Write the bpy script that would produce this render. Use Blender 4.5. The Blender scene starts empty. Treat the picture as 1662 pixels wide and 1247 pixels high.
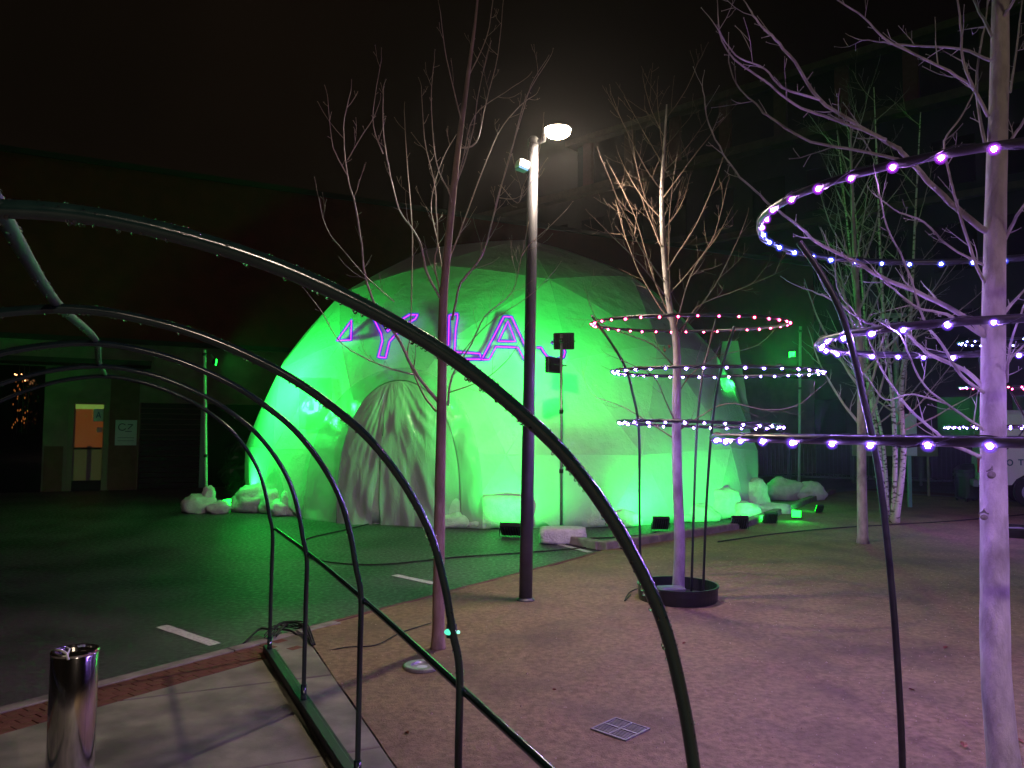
import bpy, math, random
from math import sin, cos, pi, radians, sqrt, atan2
from mathutils import Vector, Matrix, noise
rnd = random.Random(7)
SC = bpy.context.scene
COL = SC.collection

# ------------------------------------------------------------------ camera
CAM_H, F, CX, CY = 1.6, 1255.0, 831.0, 623.5
PITCH, ROLL = radians(3.4), .009
cam_d = bpy.data.cameras.new("camera")
cam = bpy.data.objects.new("camera", cam_d)
COL.objects.link(cam)
cam_d.sensor_width = 36
cam_d.lens = F / 1662 * 36
cam_d.clip_end = 1500
cam_d.clip_start = .05
cam.matrix_world = Matrix.Translation((0, 0, CAM_H)) @ Matrix.Rotation(pi / 2 + PITCH, 4, 'X') @ Matrix.Rotation(ROLL, 4, 'Z')
SC.camera = cam

# ------------------------------------------------------------------ night sky, exposure
w = bpy.data.worlds.new("World")
SC.world = w
w.use_nodes = True
bg = w.node_tree.nodes["Background"]
wt = w.node_tree
tc = wt.nodes.new("ShaderNodeTexCoord")
nz = wt.nodes.new("ShaderNodeTexNoise")
nz.inputs["Scale"].default_value = 2.2
nz.inputs["Detail"].default_value = 3
rp = wt.nodes.new("ShaderNodeValToRGB")
rp.color_ramp.elements[0].position = .3
rp.color_ramp.elements[0].color = (.0022, .0016, .0009, 1)
rp.color_ramp.elements[1].position = .75
rp.color_ramp.elements[1].color = (.0055, .0033, .0020, 1)
wt.links.new(tc.outputs["Generated"], nz.inputs["Vector"])
wt.links.new(nz.outputs["Fac"], rp.inputs["Fac"])
sx = wt.nodes.new("ShaderNodeSeparateXYZ")
mr = wt.nodes.new("ShaderNodeMapRange")
mr.inputs["From Min"].default_value = -.5
mr.inputs["From Max"].default_value = .35
mr.inputs["To Min"].default_value = 1.15
mr.inputs["To Max"].default_value = .32
mv = wt.nodes.new("ShaderNodeMix")
mv.data_type = 'RGBA'
mv.blend_type = 'MULTIPLY'
mv.inputs["Factor"].default_value = 1
wt.links.new(tc.outputs["Generated"], sx.inputs[0])
wt.links.new(sx.outputs["X"], mr.inputs["Value"])
wt.links.new(rp.outputs["Color"], mv.inputs["A"])
wt.links.new(mr.outputs[0], mv.inputs["B"])
wt.links.new(mv.outputs["Result"], bg.inputs["Color"])
bg.inputs["Strength"].default_value = 1.0
sun_d = bpy.data.lights.new("city_glow", 'SUN')
sun_d.energy = .06
sun_d.angle = radians(25)
sun_d.color = (1, .80, .66)
sun = bpy.data.objects.new("city_glow", sun_d)
COL.objects.link(sun)
sun.rotation_euler = (radians(48), 0, radians(-28))
SC.view_settings.view_transform = 'Standard'
SC.view_settings.look = 'None'
SC.view_settings.exposure = 0
SC.view_settings.gamma = 1
SC.render.engine = 'CYCLES'
SC.cycles.use_denoising = True
SC.cycles.sample_clamp_indirect = 4
SC.cycles.max_bounces = 6
SC.cycles.transparent_max_bounces = 12
SC.cycles.caustics_reflective = False
SC.cycles.caustics_refractive = False


# ------------------------------------------------------------------ thin drizzle in the air
HAZE = .0009
hm = bpy.data.meshes.new('haze')
X0, X1, Y0, Y1, Z0, Z1 = -124, 124, -124, 124, -1, 18.5
hv = [(x, y, z) for z in (Z0, Z1) for x, y in ((X0, Y0), (X1, Y0), (X1, Y1), (X0, Y1))]
hm.from_pydata(hv, [], [(3, 2, 1, 0), (4, 5, 6, 7), (0, 1, 5, 4), (1, 2, 6, 5), (2, 3, 7, 6), (3, 0, 4, 7)])
hz = bpy.data.objects.new('haze', hm)
hmat = bpy.data.materials.new('drizzle')
hmat.use_nodes = True
hmat.node_tree.nodes.clear()
ho = hmat.node_tree.nodes.new("ShaderNodeOutputMaterial")
hp = hmat.node_tree.nodes.new("ShaderNodeVolumePrincipled")
hp.inputs["Color"].default_value = (.9, .9, .9, 1)
hp.inputs["Density"].default_value = HAZE
hp.inputs["Anisotropy"].default_value = .85
hmat.node_tree.links.new(hp.outputs[0], ho.inputs["Volume"])
hm.materials.append(hmat)
hz["kind"] = "stuff"
if HAZE: COL.objects.link(hz)
SC.cycles.volume_bounces = 0


# ------------------------------------------------------------------ placing: where a sight line meets the ground or a depth
def ray(u, v):
    du, dv = u - CX, v - CY
    a = du * cos(ROLL) + dv * sin(ROLL)
    b = -du * sin(ROLL) + dv * cos(ROLL)
    return Vector((a, F * cos(PITCH) + b * sin(PITCH), F * sin(PITCH) - b * cos(PITCH)))


def G(u, v, z=0.0):
    d = ray(u, v)
    return Vector((0, 0, CAM_H)) + d * ((z - CAM_H) / d.z)


def P(u, v, Y):
    d = ray(u, v)
    return Vector((0, 0, CAM_H)) + d * (Y / d.y)


# ------------------------------------------------------------------ mesh building
class MB:
    def __init__(s):
        s.v, s.f, s.m = [], [], []

    def add(s, vs, fs, m=0):
        n = len(s.v)
        s.v += [tuple(p) for p in vs]
        s.f += [tuple(i + n for i in f) for f in fs]
        s.m += [m] * len(fs)

    def box(s, c, d, R=None, m=0, bev=0.0):
        c = Vector(c)
        x, y, z = d[0] / 2, d[1] / 2, d[2] / 2
        R = R or Matrix.Identity(3)
        if bev <= 0:
            vs = [Vector((a * x, b * y, e * z)) for e in (-1, 1) for a, b in ((-1, -1), (1, -1), (1, 1), (-1, 1))]
            fs = [(3, 2, 1, 0), (4, 5, 6, 7), (0, 1, 5, 4), (1, 2, 6, 5), (2, 3, 7, 6), (3, 0, 4, 7)]
        else:
            vs, b = [], bev
            for zz, ins in ((-z, b), (-z + b, 0), (z - b, 0), (z, b)):
                X, Y = x - ins, y - ins
                for px, py in ((-X + b, -Y), (X - b, -Y), (X, -Y + b), (X, Y - b), (X - b, Y), (-X + b, Y), (-X, Y - b), (-X, -Y + b)):
                    vs.append(Vector((px, py, zz)))
            fs = [tuple(range(7, -1, -1)), tuple(range(24, 32))]
            for k in range(3):
                for i in range(8):
                    j = (i + 1) % 8
                    fs.append((k * 8 + i, k * 8 + j, k * 8 + 8 + j, k * 8 + 8 + i))
        s.add([c + R @ p for p in vs], fs, m)

    def tube(s, pts, rad, n=8, m=0, closed=False, cap=True):
        pts = [Vector(p) for p in pts]
        N = len(pts)
        if not hasattr(rad, '__len__'):
            rad = [rad] * N
        vs = []
        up = None
        for i, p in enumerate(pts):
            if closed:
                t = pts[(i + 1) % N] - pts[i - 1]
            else:
                t = pts[min(i + 1, N - 1)] - pts[max(i - 1, 0)]
            if t.length < 1e-9:
                t = Vector((0, 0, 1))
            t.normalize()
            if up is None:
                up = t.orthogonal().normalized() if not closed else (Vector((0, 0, 1)) - t * t.z).normalized()
            up = (up - t * up.dot(t))
            if up.length < 1e-6:
                up = t.orthogonal()
            up.normalize()
            sd = t.cross(up)
            for k in range(n):
                a = 2 * pi * k / n
                vs.append(p + (up * cos(a) + sd * sin(a)) * rad[i])
        fs = []
        for i in range(N if closed else N - 1):
            j = (i + 1) % N
            for k in range(n):
                l = (k + 1) % n
                fs.append((i * n + k, i * n + l, j * n + l, j * n + k))
        if cap and not closed:
            fs.append(tuple(range(n - 1, -1, -1)))
            fs.append(tuple((N - 1) * n + k for k in range(n)))
        s.add(vs, fs, m)

    def lathe(s, c, prof, n=24, m=0):
        c = Vector(c)
        vs, fs = [], []
        for r, z in prof:
            for k in range(n):
                a = 2 * pi * k / n
                vs.append(c + Vector((r * cos(a), r * sin(a), z)))
        for i in range(len(prof) - 1):
            for k in range(n):
                l = (k + 1) % n
                fs.append((i * n + k, i * n + l, (i + 1) * n + l, (i + 1) * n + k))
        if prof[0][0] > 1e-6:
            fs.append(tuple(range(n - 1, -1, -1)))
        if prof[-1][0] > 1e-6:
            fs.append(tuple((len(prof) - 1) * n + k for k in range(n)))
        s.add(vs, fs, m)

    def ball(s, c, r, nu=8, nv=5, m=0, sc=(1, 1, 1)):
        c = Vector(c)
        vs = [c + Vector((0, 0, -r * sc[2]))]
        for j in range(1, nv):
            b = -pi / 2 + pi * j / nv
            for k in range(nu):
                a = 2 * pi * k / nu
                vs.append(c + Vector((r * cos(b) * cos(a) * sc[0], r * cos(b) * sin(a) * sc[1], r * sin(b) * sc[2])))
        vs.append(c + Vector((0, 0, r * sc[2])))
        fs = [(0, 1 + (k + 1) % nu, 1 + k) for k in range(nu)]
        for j in range(nv - 2):
            for k in range(nu):
                l = (k + 1) % nu
                fs.append((1 + j * nu + k, 1 + j * nu + l, 1 + (j + 1) * nu + l, 1 + (j + 1) * nu + k))
        t = len(vs) - 1
        o = 1 + (nv - 2) * nu
        fs += [(o + k, o + (k + 1) % nu, t) for k in range(nu)]
        s.add(vs, fs, m)

    def mesh(s, name, mats, smooth=False, origin=None):
        me = bpy.data.meshes.new(name)
        o = Vector(origin) if origin is not None else Vector((0, 0, 0))
        me.from_pydata([tuple(Vector(p) - o) for p in s.v], [], s.f)
        for mm in (mats if isinstance(mats, (list, tuple)) else [mats]):
            me.materials.append(mm)
        me.polygons.foreach_set('material_index', s.m)
        if smooth:
            me.polygons.foreach_set('use_smooth', [True] * len(s.f))
        me.update()
        return me

    def build(s, name, mats, parent=None, smooth=False, origin=None):
        if parent is not None and origin is None:
            origin = parent_world(parent)
        me = s.mesh(name, mats, smooth, origin)
        o = bpy.data.objects.new(name, me)
        COL.objects.link(o)
        o["w"] = tuple(origin) if origin is not None else (0, 0, 0)
        if parent is not None:
            o.parent = parent
            o.location = Vector(origin) - parent_world(parent)
        elif origin is not None:
            o.location = origin
        return o


def parent_world(o):
    return Vector(o["w"])


def tag(o, label=None, cat=None, group=None, kind=None):
    if label: o["label"] = label
    if cat: o["category"] = cat
    if group: o["group"] = group
    if kind: o["kind"] = kind
    return o


def thing(name, loc, label, cat, group=None):
    o = bpy.data.objects.new(name, None)
    COL.objects.link(o)
    o.location = loc
    o.empty_display_size = .2
    o["w"] = tuple(loc)
    return tag(o, label, cat, group)


def spline(pts, k=6):
    pts = [Vector(p) for p in pts]
    out = []
    for i in range(len(pts) - 1):
        a, b, c, d = pts[max(i - 1, 0)], pts[i], pts[i + 1], pts[min(i + 2, len(pts) - 1)]
        for j in range(k):
            t = j / k
            out.append(.5 * ((2 * b) + (c - a) * t + (2 * a - 5 * b + 4 * c - d) * t * t + (3 * b - a - 3 * c + d) * t ** 3))
    out.append(pts[-1])
    return out


# ------------------------------------------------------------------ materials
def mat(name, col, rough=.6, metal=0.0, col2=None, scale=8, detail=6, bump=0.0, bscale=None, bdist=.01, spec=None,
        rvar=0.0, trans=0.0, stretch=None, lo=.35, hi=.65, col3=None, scale3=1.2, lo3=.5, hi3=.7, coat=0.0, aniso=None):
    m = bpy.data.materials.new(name)
    m.use_nodes = True
    nt = m.node_tree
    b = nt.nodes["Principled BSDF"]
    b.inputs["Base Color"].default_value = (*col, 1)
    b.inputs["Roughness"].default_value = rough
    b.inputs["Metallic"].default_value = metal
    if spec is not None: b.inputs["Specular IOR Level"].default_value = spec
    if trans: b.inputs["Transmission Weight"].default_value = trans
    if coat:
        b.inputs["Coat Weight"].default_value = coat
        b.inputs["Coat Roughness"].default_value = .15
    tc = nt.nodes.new("ShaderNodeTexCoord")
    mp = nt.nodes.new("ShaderNodeMapping")
    nt.links.new(tc.outputs["Object"], mp.inputs["Vector"])
    if stretch: mp.inputs["Scale"].default_value = stretch
    n = nt.nodes.new("ShaderNodeTexNoise")
    n.inputs["Scale"].default_value = scale
    n.inputs["Detail"].default_value = detail
    nt.links.new(mp.outputs[0], n.inputs["Vector"])
    if col2:
        r = nt.nodes.new("ShaderNodeValToRGB")
        r.color_ramp.elements[0].position = lo
        r.color_ramp.elements[1].position = hi
        r.color_ramp.elements[0].color = (*col, 1)
        r.color_ramp.elements[1].color = (*col2, 1)
        nt.links.new(n.outputs["Fac"], r.inputs["Fac"])
        out = r.outputs["Color"]
        if col3:
            n3 = nt.nodes.new("ShaderNodeTexNoise")
            n3.inputs["Scale"].default_value = scale3
            n3.inputs["Detail"].default_value = 5
            nt.links.new(mp.outputs[0], n3.inputs["Vector"])
            r3 = nt.nodes.new("ShaderNodeMapRange")
            r3.inputs["From Min"].default_value = lo3
            r3.inputs["From Max"].default_value = hi3
            nt.links.new(n3.outputs["Fac"], r3.inputs["Value"])
            mx = nt.nodes.new("ShaderNodeMix")
            mx.data_type = 'RGBA'
            nt.links.new(r3.outputs[0], mx.inputs["Factor"])
            nt.links.new(out, mx.inputs["A"])
            mx.inputs["B"].default_value = (*col3, 1)
            out = mx.outputs["Result"]
        nt.links.new(out, b.inputs["Base Color"])
    if rvar:
        mr = nt.nodes.new("ShaderNodeMapRange")
        mr.inputs["From Min"].default_value = .3
        mr.inputs["From Max"].default_value = .7
        mr.inputs["To Min"].default_value = max(0, rough - rvar)
        mr.inputs["To Max"].default_value = min(1, rough + rvar)
        n4 = nt.nodes.new("ShaderNodeTexNoise")
        n4.inputs["Scale"].default_value = scale * .25
        n4.inputs["Detail"].default_value = 4
        nt.links.new(mp.outputs[0], n4.inputs["Vector"])
        nt.links.new(n4.outputs["Fac"], mr.inputs["Value"])
        nt.links.new(mr.outputs[0], b.inputs["Roughness"])
    if bump:
        nb = nt.nodes.new("ShaderNodeTexNoise")
        nb.inputs["Scale"].default_value = bscale or scale
        nb.inputs["Detail"].default_value = 8
        nb.inputs["Roughness"].default_value = .65
        nt.links.new(mp.outputs[0], nb.inputs["Vector"])
        bp = nt.nodes.new("ShaderNodeBump")
        bp.inputs["Strength"].default_value = bump
        bp.inputs["Distance"].default_value = bdist
        nt.links.new(nb.outputs["Fac"], bp.inputs["Height"])
        nt.links.new(bp.outputs["Normal"], b.inputs["Normal"])
    return m


def emit(name, col, s):
    m = bpy.data.materials.new(name)
    m.use_nodes = True
    b = m.node_tree.nodes["Principled BSDF"]
    b.inputs["Base Color"].default_value = (0, 0, 0, 1)
    b.inputs["Emission Color"].default_value = (*col, 1)
    b.inputs["Emission Strength"].default_value = s
    return m


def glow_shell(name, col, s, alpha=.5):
    """a glowing translucent shell that paints the halo round a light"""
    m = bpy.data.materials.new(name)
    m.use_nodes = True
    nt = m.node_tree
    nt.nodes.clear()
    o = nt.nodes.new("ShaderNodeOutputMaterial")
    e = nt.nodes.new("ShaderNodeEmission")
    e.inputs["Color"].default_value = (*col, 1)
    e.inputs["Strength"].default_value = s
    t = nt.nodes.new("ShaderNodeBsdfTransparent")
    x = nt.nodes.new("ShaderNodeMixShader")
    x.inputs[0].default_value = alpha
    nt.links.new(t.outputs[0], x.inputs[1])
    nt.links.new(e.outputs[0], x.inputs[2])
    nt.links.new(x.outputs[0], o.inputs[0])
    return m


M = {}
M['asphalt'] = mat("asphalt", (.042, .032, .042), .5, col2=(.088, .072, .088), scale=90, bump=.9, bscale=160, bdist=.006, rvar=.2,
                   col3=(.024, .025, .028), scale3=.9, lo3=.42, hi3=.62)
M['dg'] = mat("decomposed_granite", (.155, .108, .052), .9, col2=(.265, .19, .098), scale=26, bump=1.0, bscale=75, bdist=.012,
              col3=(.105, .072, .046), scale3=1.3, lo3=.47, hi3=.78)
M['pebble'] = mat("pebbles", (.22, .15, .10), .8, col2=(.5, .4, .3), scale=30)
M['concrete'] = mat("concrete", (.165, .160, .115), .8, col2=(.25, .24, .175), scale=6, bump=.5, bscale=60, bdist=.004,
                    col3=(.095, .092, .066), scale3=2.2, lo3=.46, hi3=.7)
M['kerb'] = mat("kerb_concrete", (.17, .15, .13), .85, col2=(.27, .25, .22), scale=9, bump=.6, bscale=50, bdist=.006)
M['paver'] = mat("red_paver", (.10, .032, .018), .85, col2=(.17, .058, .034), scale=14, bump=.8, bscale=60, bdist=.006,
                 col3=(.08, .03, .02), scale3=3, lo3=.5, hi3=.7)
M['paint'] = mat("road_paint", (.55, .55, .53), .7, col2=(.25, .25, .25), scale=40, lo=.5, hi=.7, bump=.4, bscale=120, bdist=.004)
M['pipe'] = mat("dark_green_pipe", (.006, .019, .018), .15, col2=(.009, .026, .024), scale=40, bump=.25, bscale=300, bdist=.001, rvar=.08, coat=.5)
M['rail'] = mat("dark_green_rail", (.006, .016, .015), .55, col2=(.009, .022, .020), scale=30, bump=.3, bscale=120, bdist=.002)
M['blackmetal'] = mat("black_metal", (.012, .012, .014), .35, col2=(.02, .02, .022), scale=30, bump=.2, bscale=200, bdist=.001)
M['steel'] = mat("stainless_steel", (.62, .60, .58), .13, metal=1, rvar=.05, scale=60, bump=.05, bscale=90, bdist=.001, stretch=(1, 1, .1))
M['galv'] = mat("galvanised_pipe", (.42, .43, .44), .4, metal=.7, col2=(.28, .29, .30), scale=30)
M['post'] = mat("grey_post_paint", (.055, .056, .064), .45, col2=(.075, .075, .085), scale=12, bump=.1, bscale=120, bdist=.001)
M['bark'] = mat("pale_bark", (.34, .31, .30), .85, col2=(.52, .48, .46), scale=16, bump=1.0, bscale=40, bdist=.012, stretch=(1, 1, .45),
                col3=(.15, .13, .12), scale3=5, lo3=.50, hi3=.68)
M['scar'] = mat("bark_scar", (.10, .085, .08), .9, col2=(.17, .15, .14), scale=60, bump=.8, bscale=80, bdist=.006)
M['bark2'] = mat("brown_bark", (.24, .155, .115), .85, col2=(.36, .26, .20), scale=18, bump=.8, bscale=50, bdist=.006, stretch=(1, 1, .35),
                 col3=(.10, .065, .05), scale3=6, lo3=.55, hi3=.7)
M['birch'] = mat("birch_bark", (.62, .58, .50), .8, col2=(.10, .08, .06), scale=9, lo=.52, hi=.6, stretch=(1, 1, 2.4), bump=.4, bscale=30, bdist=.006)
M['twig'] = mat("twig_bark", (.33, .25, .19), .5, col2=(.48, .38, .30), scale=30, bump=.3, bscale=90, bdist=.002)
M['dulltwig'] = mat("dull_twig_bark", (.17, .115, .085), .7, col2=(.26, .18, .14), scale=30, bump=.3, bscale=90, bdist=.002)
M['leaf'] = mat("dry_leaf", (.16, .05, .03), .7, col2=(.28, .10, .05), scale=20)
M['snow'] = mat("fluffy_fake_snow", (.80, .80, .82), .9, col2=(.66, .66, .69), scale=10, bump=1.0, bscale=38, bdist=.03)
M['plastic'] = mat("planter_plastic", (.014, .015, .016), .4, scale=10, bump=.2, bscale=60, bdist=.002, rvar=.1)
M['greyplastic'] = mat("grey_plastic", (.16, .17, .18), .5)
M['oldmetal'] = mat("weathered_iron", (.13, .13, .14), .6, metal=.3, col2=(.22, .21, .21), scale=40)
M['whitepaint'] = mat("white_paint", (.82, .82, .80), .3, coat=.4)
M['glassdark'] = mat("dark_glass", (.008, .009, .011), .06, spec=.8)
M['rubber'] = mat("rubber", (.012, .012, .012), .8)
M['stucco'] = mat("grey_stucco", (.17, .13, .11), .9, col2=(.22, .175, .145), scale=3, bump=.6, bscale=30, bdist=.01,
                  col3=(.11, .11, .09), scale3=.8, lo3=.5, hi3=.7)
M['brickwall'] = mat("dark_red_wall", (.09, .006, .007), .9, col2=(.13, .010, .011), scale=2.5, bump=.5, bscale=18, bdist=.01)
M['darkwall'] = mat("dark_cladding", (.010, .009, .010), .8, col2=(.016, .014, .014), scale=2, bump=.3, bscale=10, bdist=.01)
M['cornice'] = mat("brown_cornice", (.055, .038, .025), .8, col2=(.08, .058, .038), scale=4)
M['shutter'] = mat("black_shutter", (.004, .0045, .0045), .7)
M['frame'] = mat("door_frame_paint", (.16, .15, .09), .6)
M['red'] = mat("red_brown_paint", (.10, .035, .03), .8, col2=(.13, .05, .045), scale=6)
M['paper'] = mat("paper", (.65, .66, .64), .8)
M['ink'] = mat("dark_ink", (.03, .05, .08), .7)
M['blue'] = mat("blue_plastic", (.03, .11, .32), .35)
M['teal'] = mat("teal_lettering", (.05, .16, .20), .5)
M['tarp'] = mat("dark_tarp", (.02, .03, .025), .28, bump=.4, bscale=5, bdist=.03)
M['palepole'] = mat("pale_pole", (.50, .54, .50), .6, col2=(.40, .43, .40), scale=30)
M['greenpost'] = mat("green_sign_post", (.16, .34, .28), .5)
M['signface'] = mat("pale_sign_face", (.45, .55, .52), .5)
M['drop'] = mat("water", (1, 1, 1), .0, trans=1.0)
M['drop'].node_tree.nodes["Principled BSDF"].inputs["IOR"].default_value = 1.33

# dome cover: white vinyl with soft wrinkles
M['vinyl'] = mat("white_vinyl", (.58, .60, .61), .30, col2=(.66, .68, .69), scale=1.5, bump=.5, bscale=2.6, bdist=.07, rvar=.08)


# ================================================================== ground, road, walk
E0 = Vector((-1.65, 6.15, 0))
ED = Vector((.57, .82, 0)).normalized()          # along the edge between asphalt and granite
EN = Vector((ED.y, -ED.x, 0))                    # from the asphalt towards the granite
TD = Vector((.4508, -.8926, 0))                  # along the hoop tunnel, towards the camera
TN = Vector((-.8926, -.4508, 0))                 # across it, to its left side


def poly(name, pts, z, m, label=None):
    mb = MB()
    mb.add([(p[0], p[1], z) for p in pts], [tuple(range(len(pts)))])
    o = mb.build(name, m)
    return o


mb = MB()
S = 120
mb.add([(-S, -S, 0), (S, -S, 0), (S, S, 0), (-S, S, 0)], [(0, 1, 2, 3)])
tag(mb.build('asphalt_ground', M['asphalt']), kind='structure')


def isect(p, d, q, e):
    cr = d.x * e.y - d.y * e.x
    t = ((q.x - p.x) * e.y - (q.y - p.y) * e.x) / cr
    return p + d * t


DGL = Vector((-1.49, 5.85, 0))                    # left edge line of the granite, parallel to the tunnel
DGD = (Vector((-.54, 3.75, 0)) - DGL).normalized()
corner = isect(DGL, DGD, E0 + EN * .02, ED)
far_corner = Vector((8.6, 20.6, 0))
# granite: a relief grid clipped to its outline
outline = [corner, DGL + DGD * 12, Vector((26, -6, 0)), Vector((26, 12, 0)), Vector((11.95, 18.1, 0)), Vector((9.6, 21.5, 0)), far_corner,
           Vector((3.75, 12.75, 0)), Vector((1.28, 10.42, 0))]


def inside(p, poly_):
    c = False
    j = len(poly_) - 1
    for i in range(len(poly_)):
        a, b = poly_[i], poly_[j]
        if (a.y > p.y) != (b.y > p.y) and p.x < (b.x - a.x) * (p.y - a.y) / (b.y - a.y) + a.x:
            c = not c
        j = i
    return c


def dgz(x, y):
    q = Vector((x, y, 0))
    return .024 + .010 * noise.noise(q * .9) + .009 * noise.noise(q * 2.7) + .004 * noise.noise(q * 7)


mb = MB()
import bmesh
bm = bmesh.new()
ring_v = [bm.verts.new((p.x, p.y, 0)) for p in outline]
bm.faces.new(ring_v)
for ax, lo, hi, st in ((0, -2, 7, .07), (1, 2.6, 9.5, .07), (0, 7.2, 26, .4), (1, 9.7, 21.4, .25), (1, -6, 2.5, .8)):
    x = lo
    while x < hi:
        co = Vector((x, 0, 0)) if ax == 0 else Vector((0, x, 0))
        no = Vector((1, 0, 0)) if ax == 0 else Vector((0, 1, 0))
        bmesh.ops.bisect_plane(bm, geom=bm.verts[:] + bm.edges[:] + bm.faces[:], plane_co=co, plane_no=no)
        x += st
for vtx in bm.verts:
    vtx.co.z = dgz(vtx.co.x, vtx.co.y)
me = bpy.data.meshes.new('granite_ground')
bm.to_mesh(me)
bm.free()
me.materials.append(M['dg'])
me.polygons.foreach_set('use_smooth', [True] * len(me.polygons))
o = bpy.data.objects.new('granite_ground', me)
COL.objects.link(o)
tag(o, kind='structure')

# loose granules on the granite
mb = MB()
k = 0
while k < 5200:
    x, y = rnd.uniform(-1.4, 6), 2.6 + 8 * rnd.random() ** 1.7
    p = Vector((x, y, 0))
    if not inside(p, outline): continue
    k += 1
    r = rnd.uniform(.0025, .007) * (1.6 if rnd.random() < .04 else 1)
    z = dgz(x, y) + r * .35
    a = rnd.uniform(0, 6)
    q = [Vector((cos(a + i * 2.1) * r, sin(a + i * 2.1) * r, 0)) + Vector((x, y, z - r * .5)) for i in range(3)] + [Vector((x, y, z + r * .6))]
    mb.add(q, [(0, 1, 3), (1, 2, 3), (2, 0, 3)])
tag(mb.build('gravel', M['pebble']), 'loose granules strewn over the brown granite ground', 'gravel', kind='stuff')

# concrete walk: slabs between the brick band and the granite, laid along the tunnel
walk = tag(bpy.data.objects.new('sidewalk', None), kind='structure')
walk["w"] = (0, 0, 0)
COL.objects.link(walk)
mb = MB()
wp = [isect(DGL, DGD, E0 + EN * .42, ED), DGL + DGD * 9, DGL + DGD * 9 + Vector((-9, 0, 0)), E0 + EN * .42 - ED * 9]
mb.add([(p.x, p.y, .006) for p in wp], [(3, 2, 1, 0)])
mb.build('joint_bed', M['kerb'], walk)


def clip_poly(pts, a, n):
    out = []
    for i in range(len(pts)):
        p, q = pts[i], pts[(i + 1) % len(pts)]
        dp, dq = (p - a).dot(n), (q - a).dot(n)
        if dp >= 0: out.append(p)
        if dp * dq < 0: out.append(p + (q - p) * (dp / (dp - dq)))
    return out


DGN = Vector((DGD.y, -DGD.x, 0))
if DGN.x > 0: DGN = -DGN            # towards the walk
SW, SL, gap = 1.15, 1.22, .008
for i in range(0, 6):
    for j in range(-1, 7):
        SW = .29 if i == 0 else 1.15
        o0 = DGL + DGN * (0 if i == 0 else .29 + 1.15 * (i - 1)) + DGD * (SL * j - .35)
        pts = [o0 + DGN * gap + DGD * gap, o0 + DGN * (SW - gap) + DGD * gap, o0 + DGN * (SW - gap) + DGD * (SL - gap), o0 + DGN * gap + DGD * (SL - gap)]
        pts = clip_poly(pts, E0 + EN * (.425 if i > 0 else .03), EN)
        if len(pts) < 3: continue
        c = sum(pts, Vector()) / len(pts)
        if c.x < -7 or c.y < -1: continue
        area = 0
        for q in range(len(pts)): area += pts[q].x * pts[(q + 1) % len(pts)].y - pts[(q + 1) % len(pts)].x * pts[q].y
        if area < 0: pts.reverse()
        if abs(area) < .02: continue
        n = len(pts)
        z1 = .026 + rnd.uniform(-.0015, .0015)
        mb = MB()
        ins = [p + (c - p).normalized() * .006 for p in pts]
        mb.add([(p.x, p.y, .0) for p in pts] + [(p.x, p.y, z1 - .004) for p in pts] + [(p.x, p.y, z1) for p in ins],
               [tuple(2 * n + q for q in range(n))] + [(q, (q + 1) % n, n + (q + 1) % n, n + q) for q in range(n)] +
               [(n + q, n + (q + 1) % n, 2 * n + (q + 1) % n, 2 * n + q) for q in range(n)])
        mb.build('slab', M['concrete'], walk)

# red paver band and kerb strip along the road
band = tag(bpy.data.objects.new('paver_band', None), kind='structure')
band["w"] = (0, 0, 0)
COL.objects.link(band)
RB = Matrix(((ED.x, EN.x, 0), (ED.y, EN.y, 0), (0, 0, 1)))
kerb_end = (isect(DGL + DGN * 0, DGD, E0, ED) - E0).length
me_p = None
for i in range(0, 62):
    for j in range(4):
        s_ = -.30 - i * .105 - (.052 if j % 2 else 0)
        c = E0 + ED * (s_) + EN * (.108 + .0385 + j * .0785)
        c.z = .013 + rnd.uniform(-.0015, .002)
        if me_p is None:
            mb = MB()
            mb.box((0, 0, 0), (.1025, .0762, .026), RB, bev=.002)
            me_p = mb.mesh('brick', M['paver'])
        o = bpy.data.objects.new('brick', me_p)
        COL.objects.link(o)
        o.location = c
        o.rotation_euler = (rnd.uniform(-.01, .01), rnd.uniform(-.01, .01), 0)
        o.parent = band
mb = MB()
c = E0 + EN * .265 - ED * 3.6
mb.box((c.x, c.y, .004), (7.0, .33, .006), RB)
mb.build('bedding', M['kerb'], band)
for i in range(7):
    mb = MB()
    c = E0 + EN * .052 - ED * (i * 1.0 + .15)
    mb.box((c.x, c.y, .014), (.992, .096, .034), RB, bev=.004)
    mb.build('kerb_stone', M['kerb'], band)
# flush edge strip beside the granite
edge = tag(bpy.data.objects.new('edge_strip', None), kind='structure')
edge["w"] = (0, 0, 0)
COL.objects.link(edge)
for i in range(5):
    mb = MB()
    c = E0 + EN * .01 + ED * (.5 + i * .96)
    mb.box((c.x, c.y, .012), (.95, .045, .034), RB, bev=.004)
    mb.build('edging_stone', M['red'], edge)

# raised kerb between granite and dome pad
kerb = tag(bpy.data.objects.new('kerb', None), kind='structure')
kerb["w"] = (0, 0, 0)
COL.objects.link(kerb)
kp = [Vector((1.22, 10.42, 0)), Vector((3.75, 12.78, 0)), far_corner + Vector((-.05, .05, 0))]
for a, b in zip(kp[:-1], kp[1:]):
    n = max(1, round((b - a).length / 1.1))
    for i in range(n):
        p, q = a.lerp(b, i / n), a.lerp(b, (i + 1) / n)
        d = (q - p).normalized()
        R = Matrix(((d.x, -d.y, 0), (d.y, d.x, 0), (0, 0, 1)))
        mb = MB()
        mb.box(((p.x + q.x) / 2, (p.y + q.y) / 2, .062), ((q - p).length - .006, .15, .125), R, bev=.012)
        mb.build('kerb_stone', M['kerb'], kerb)
mb = MB()
a = Vector((1.20, 10.50, 0))
b = Vector((.74, 11.2, 0))
d = (b - a).normalized()
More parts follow.
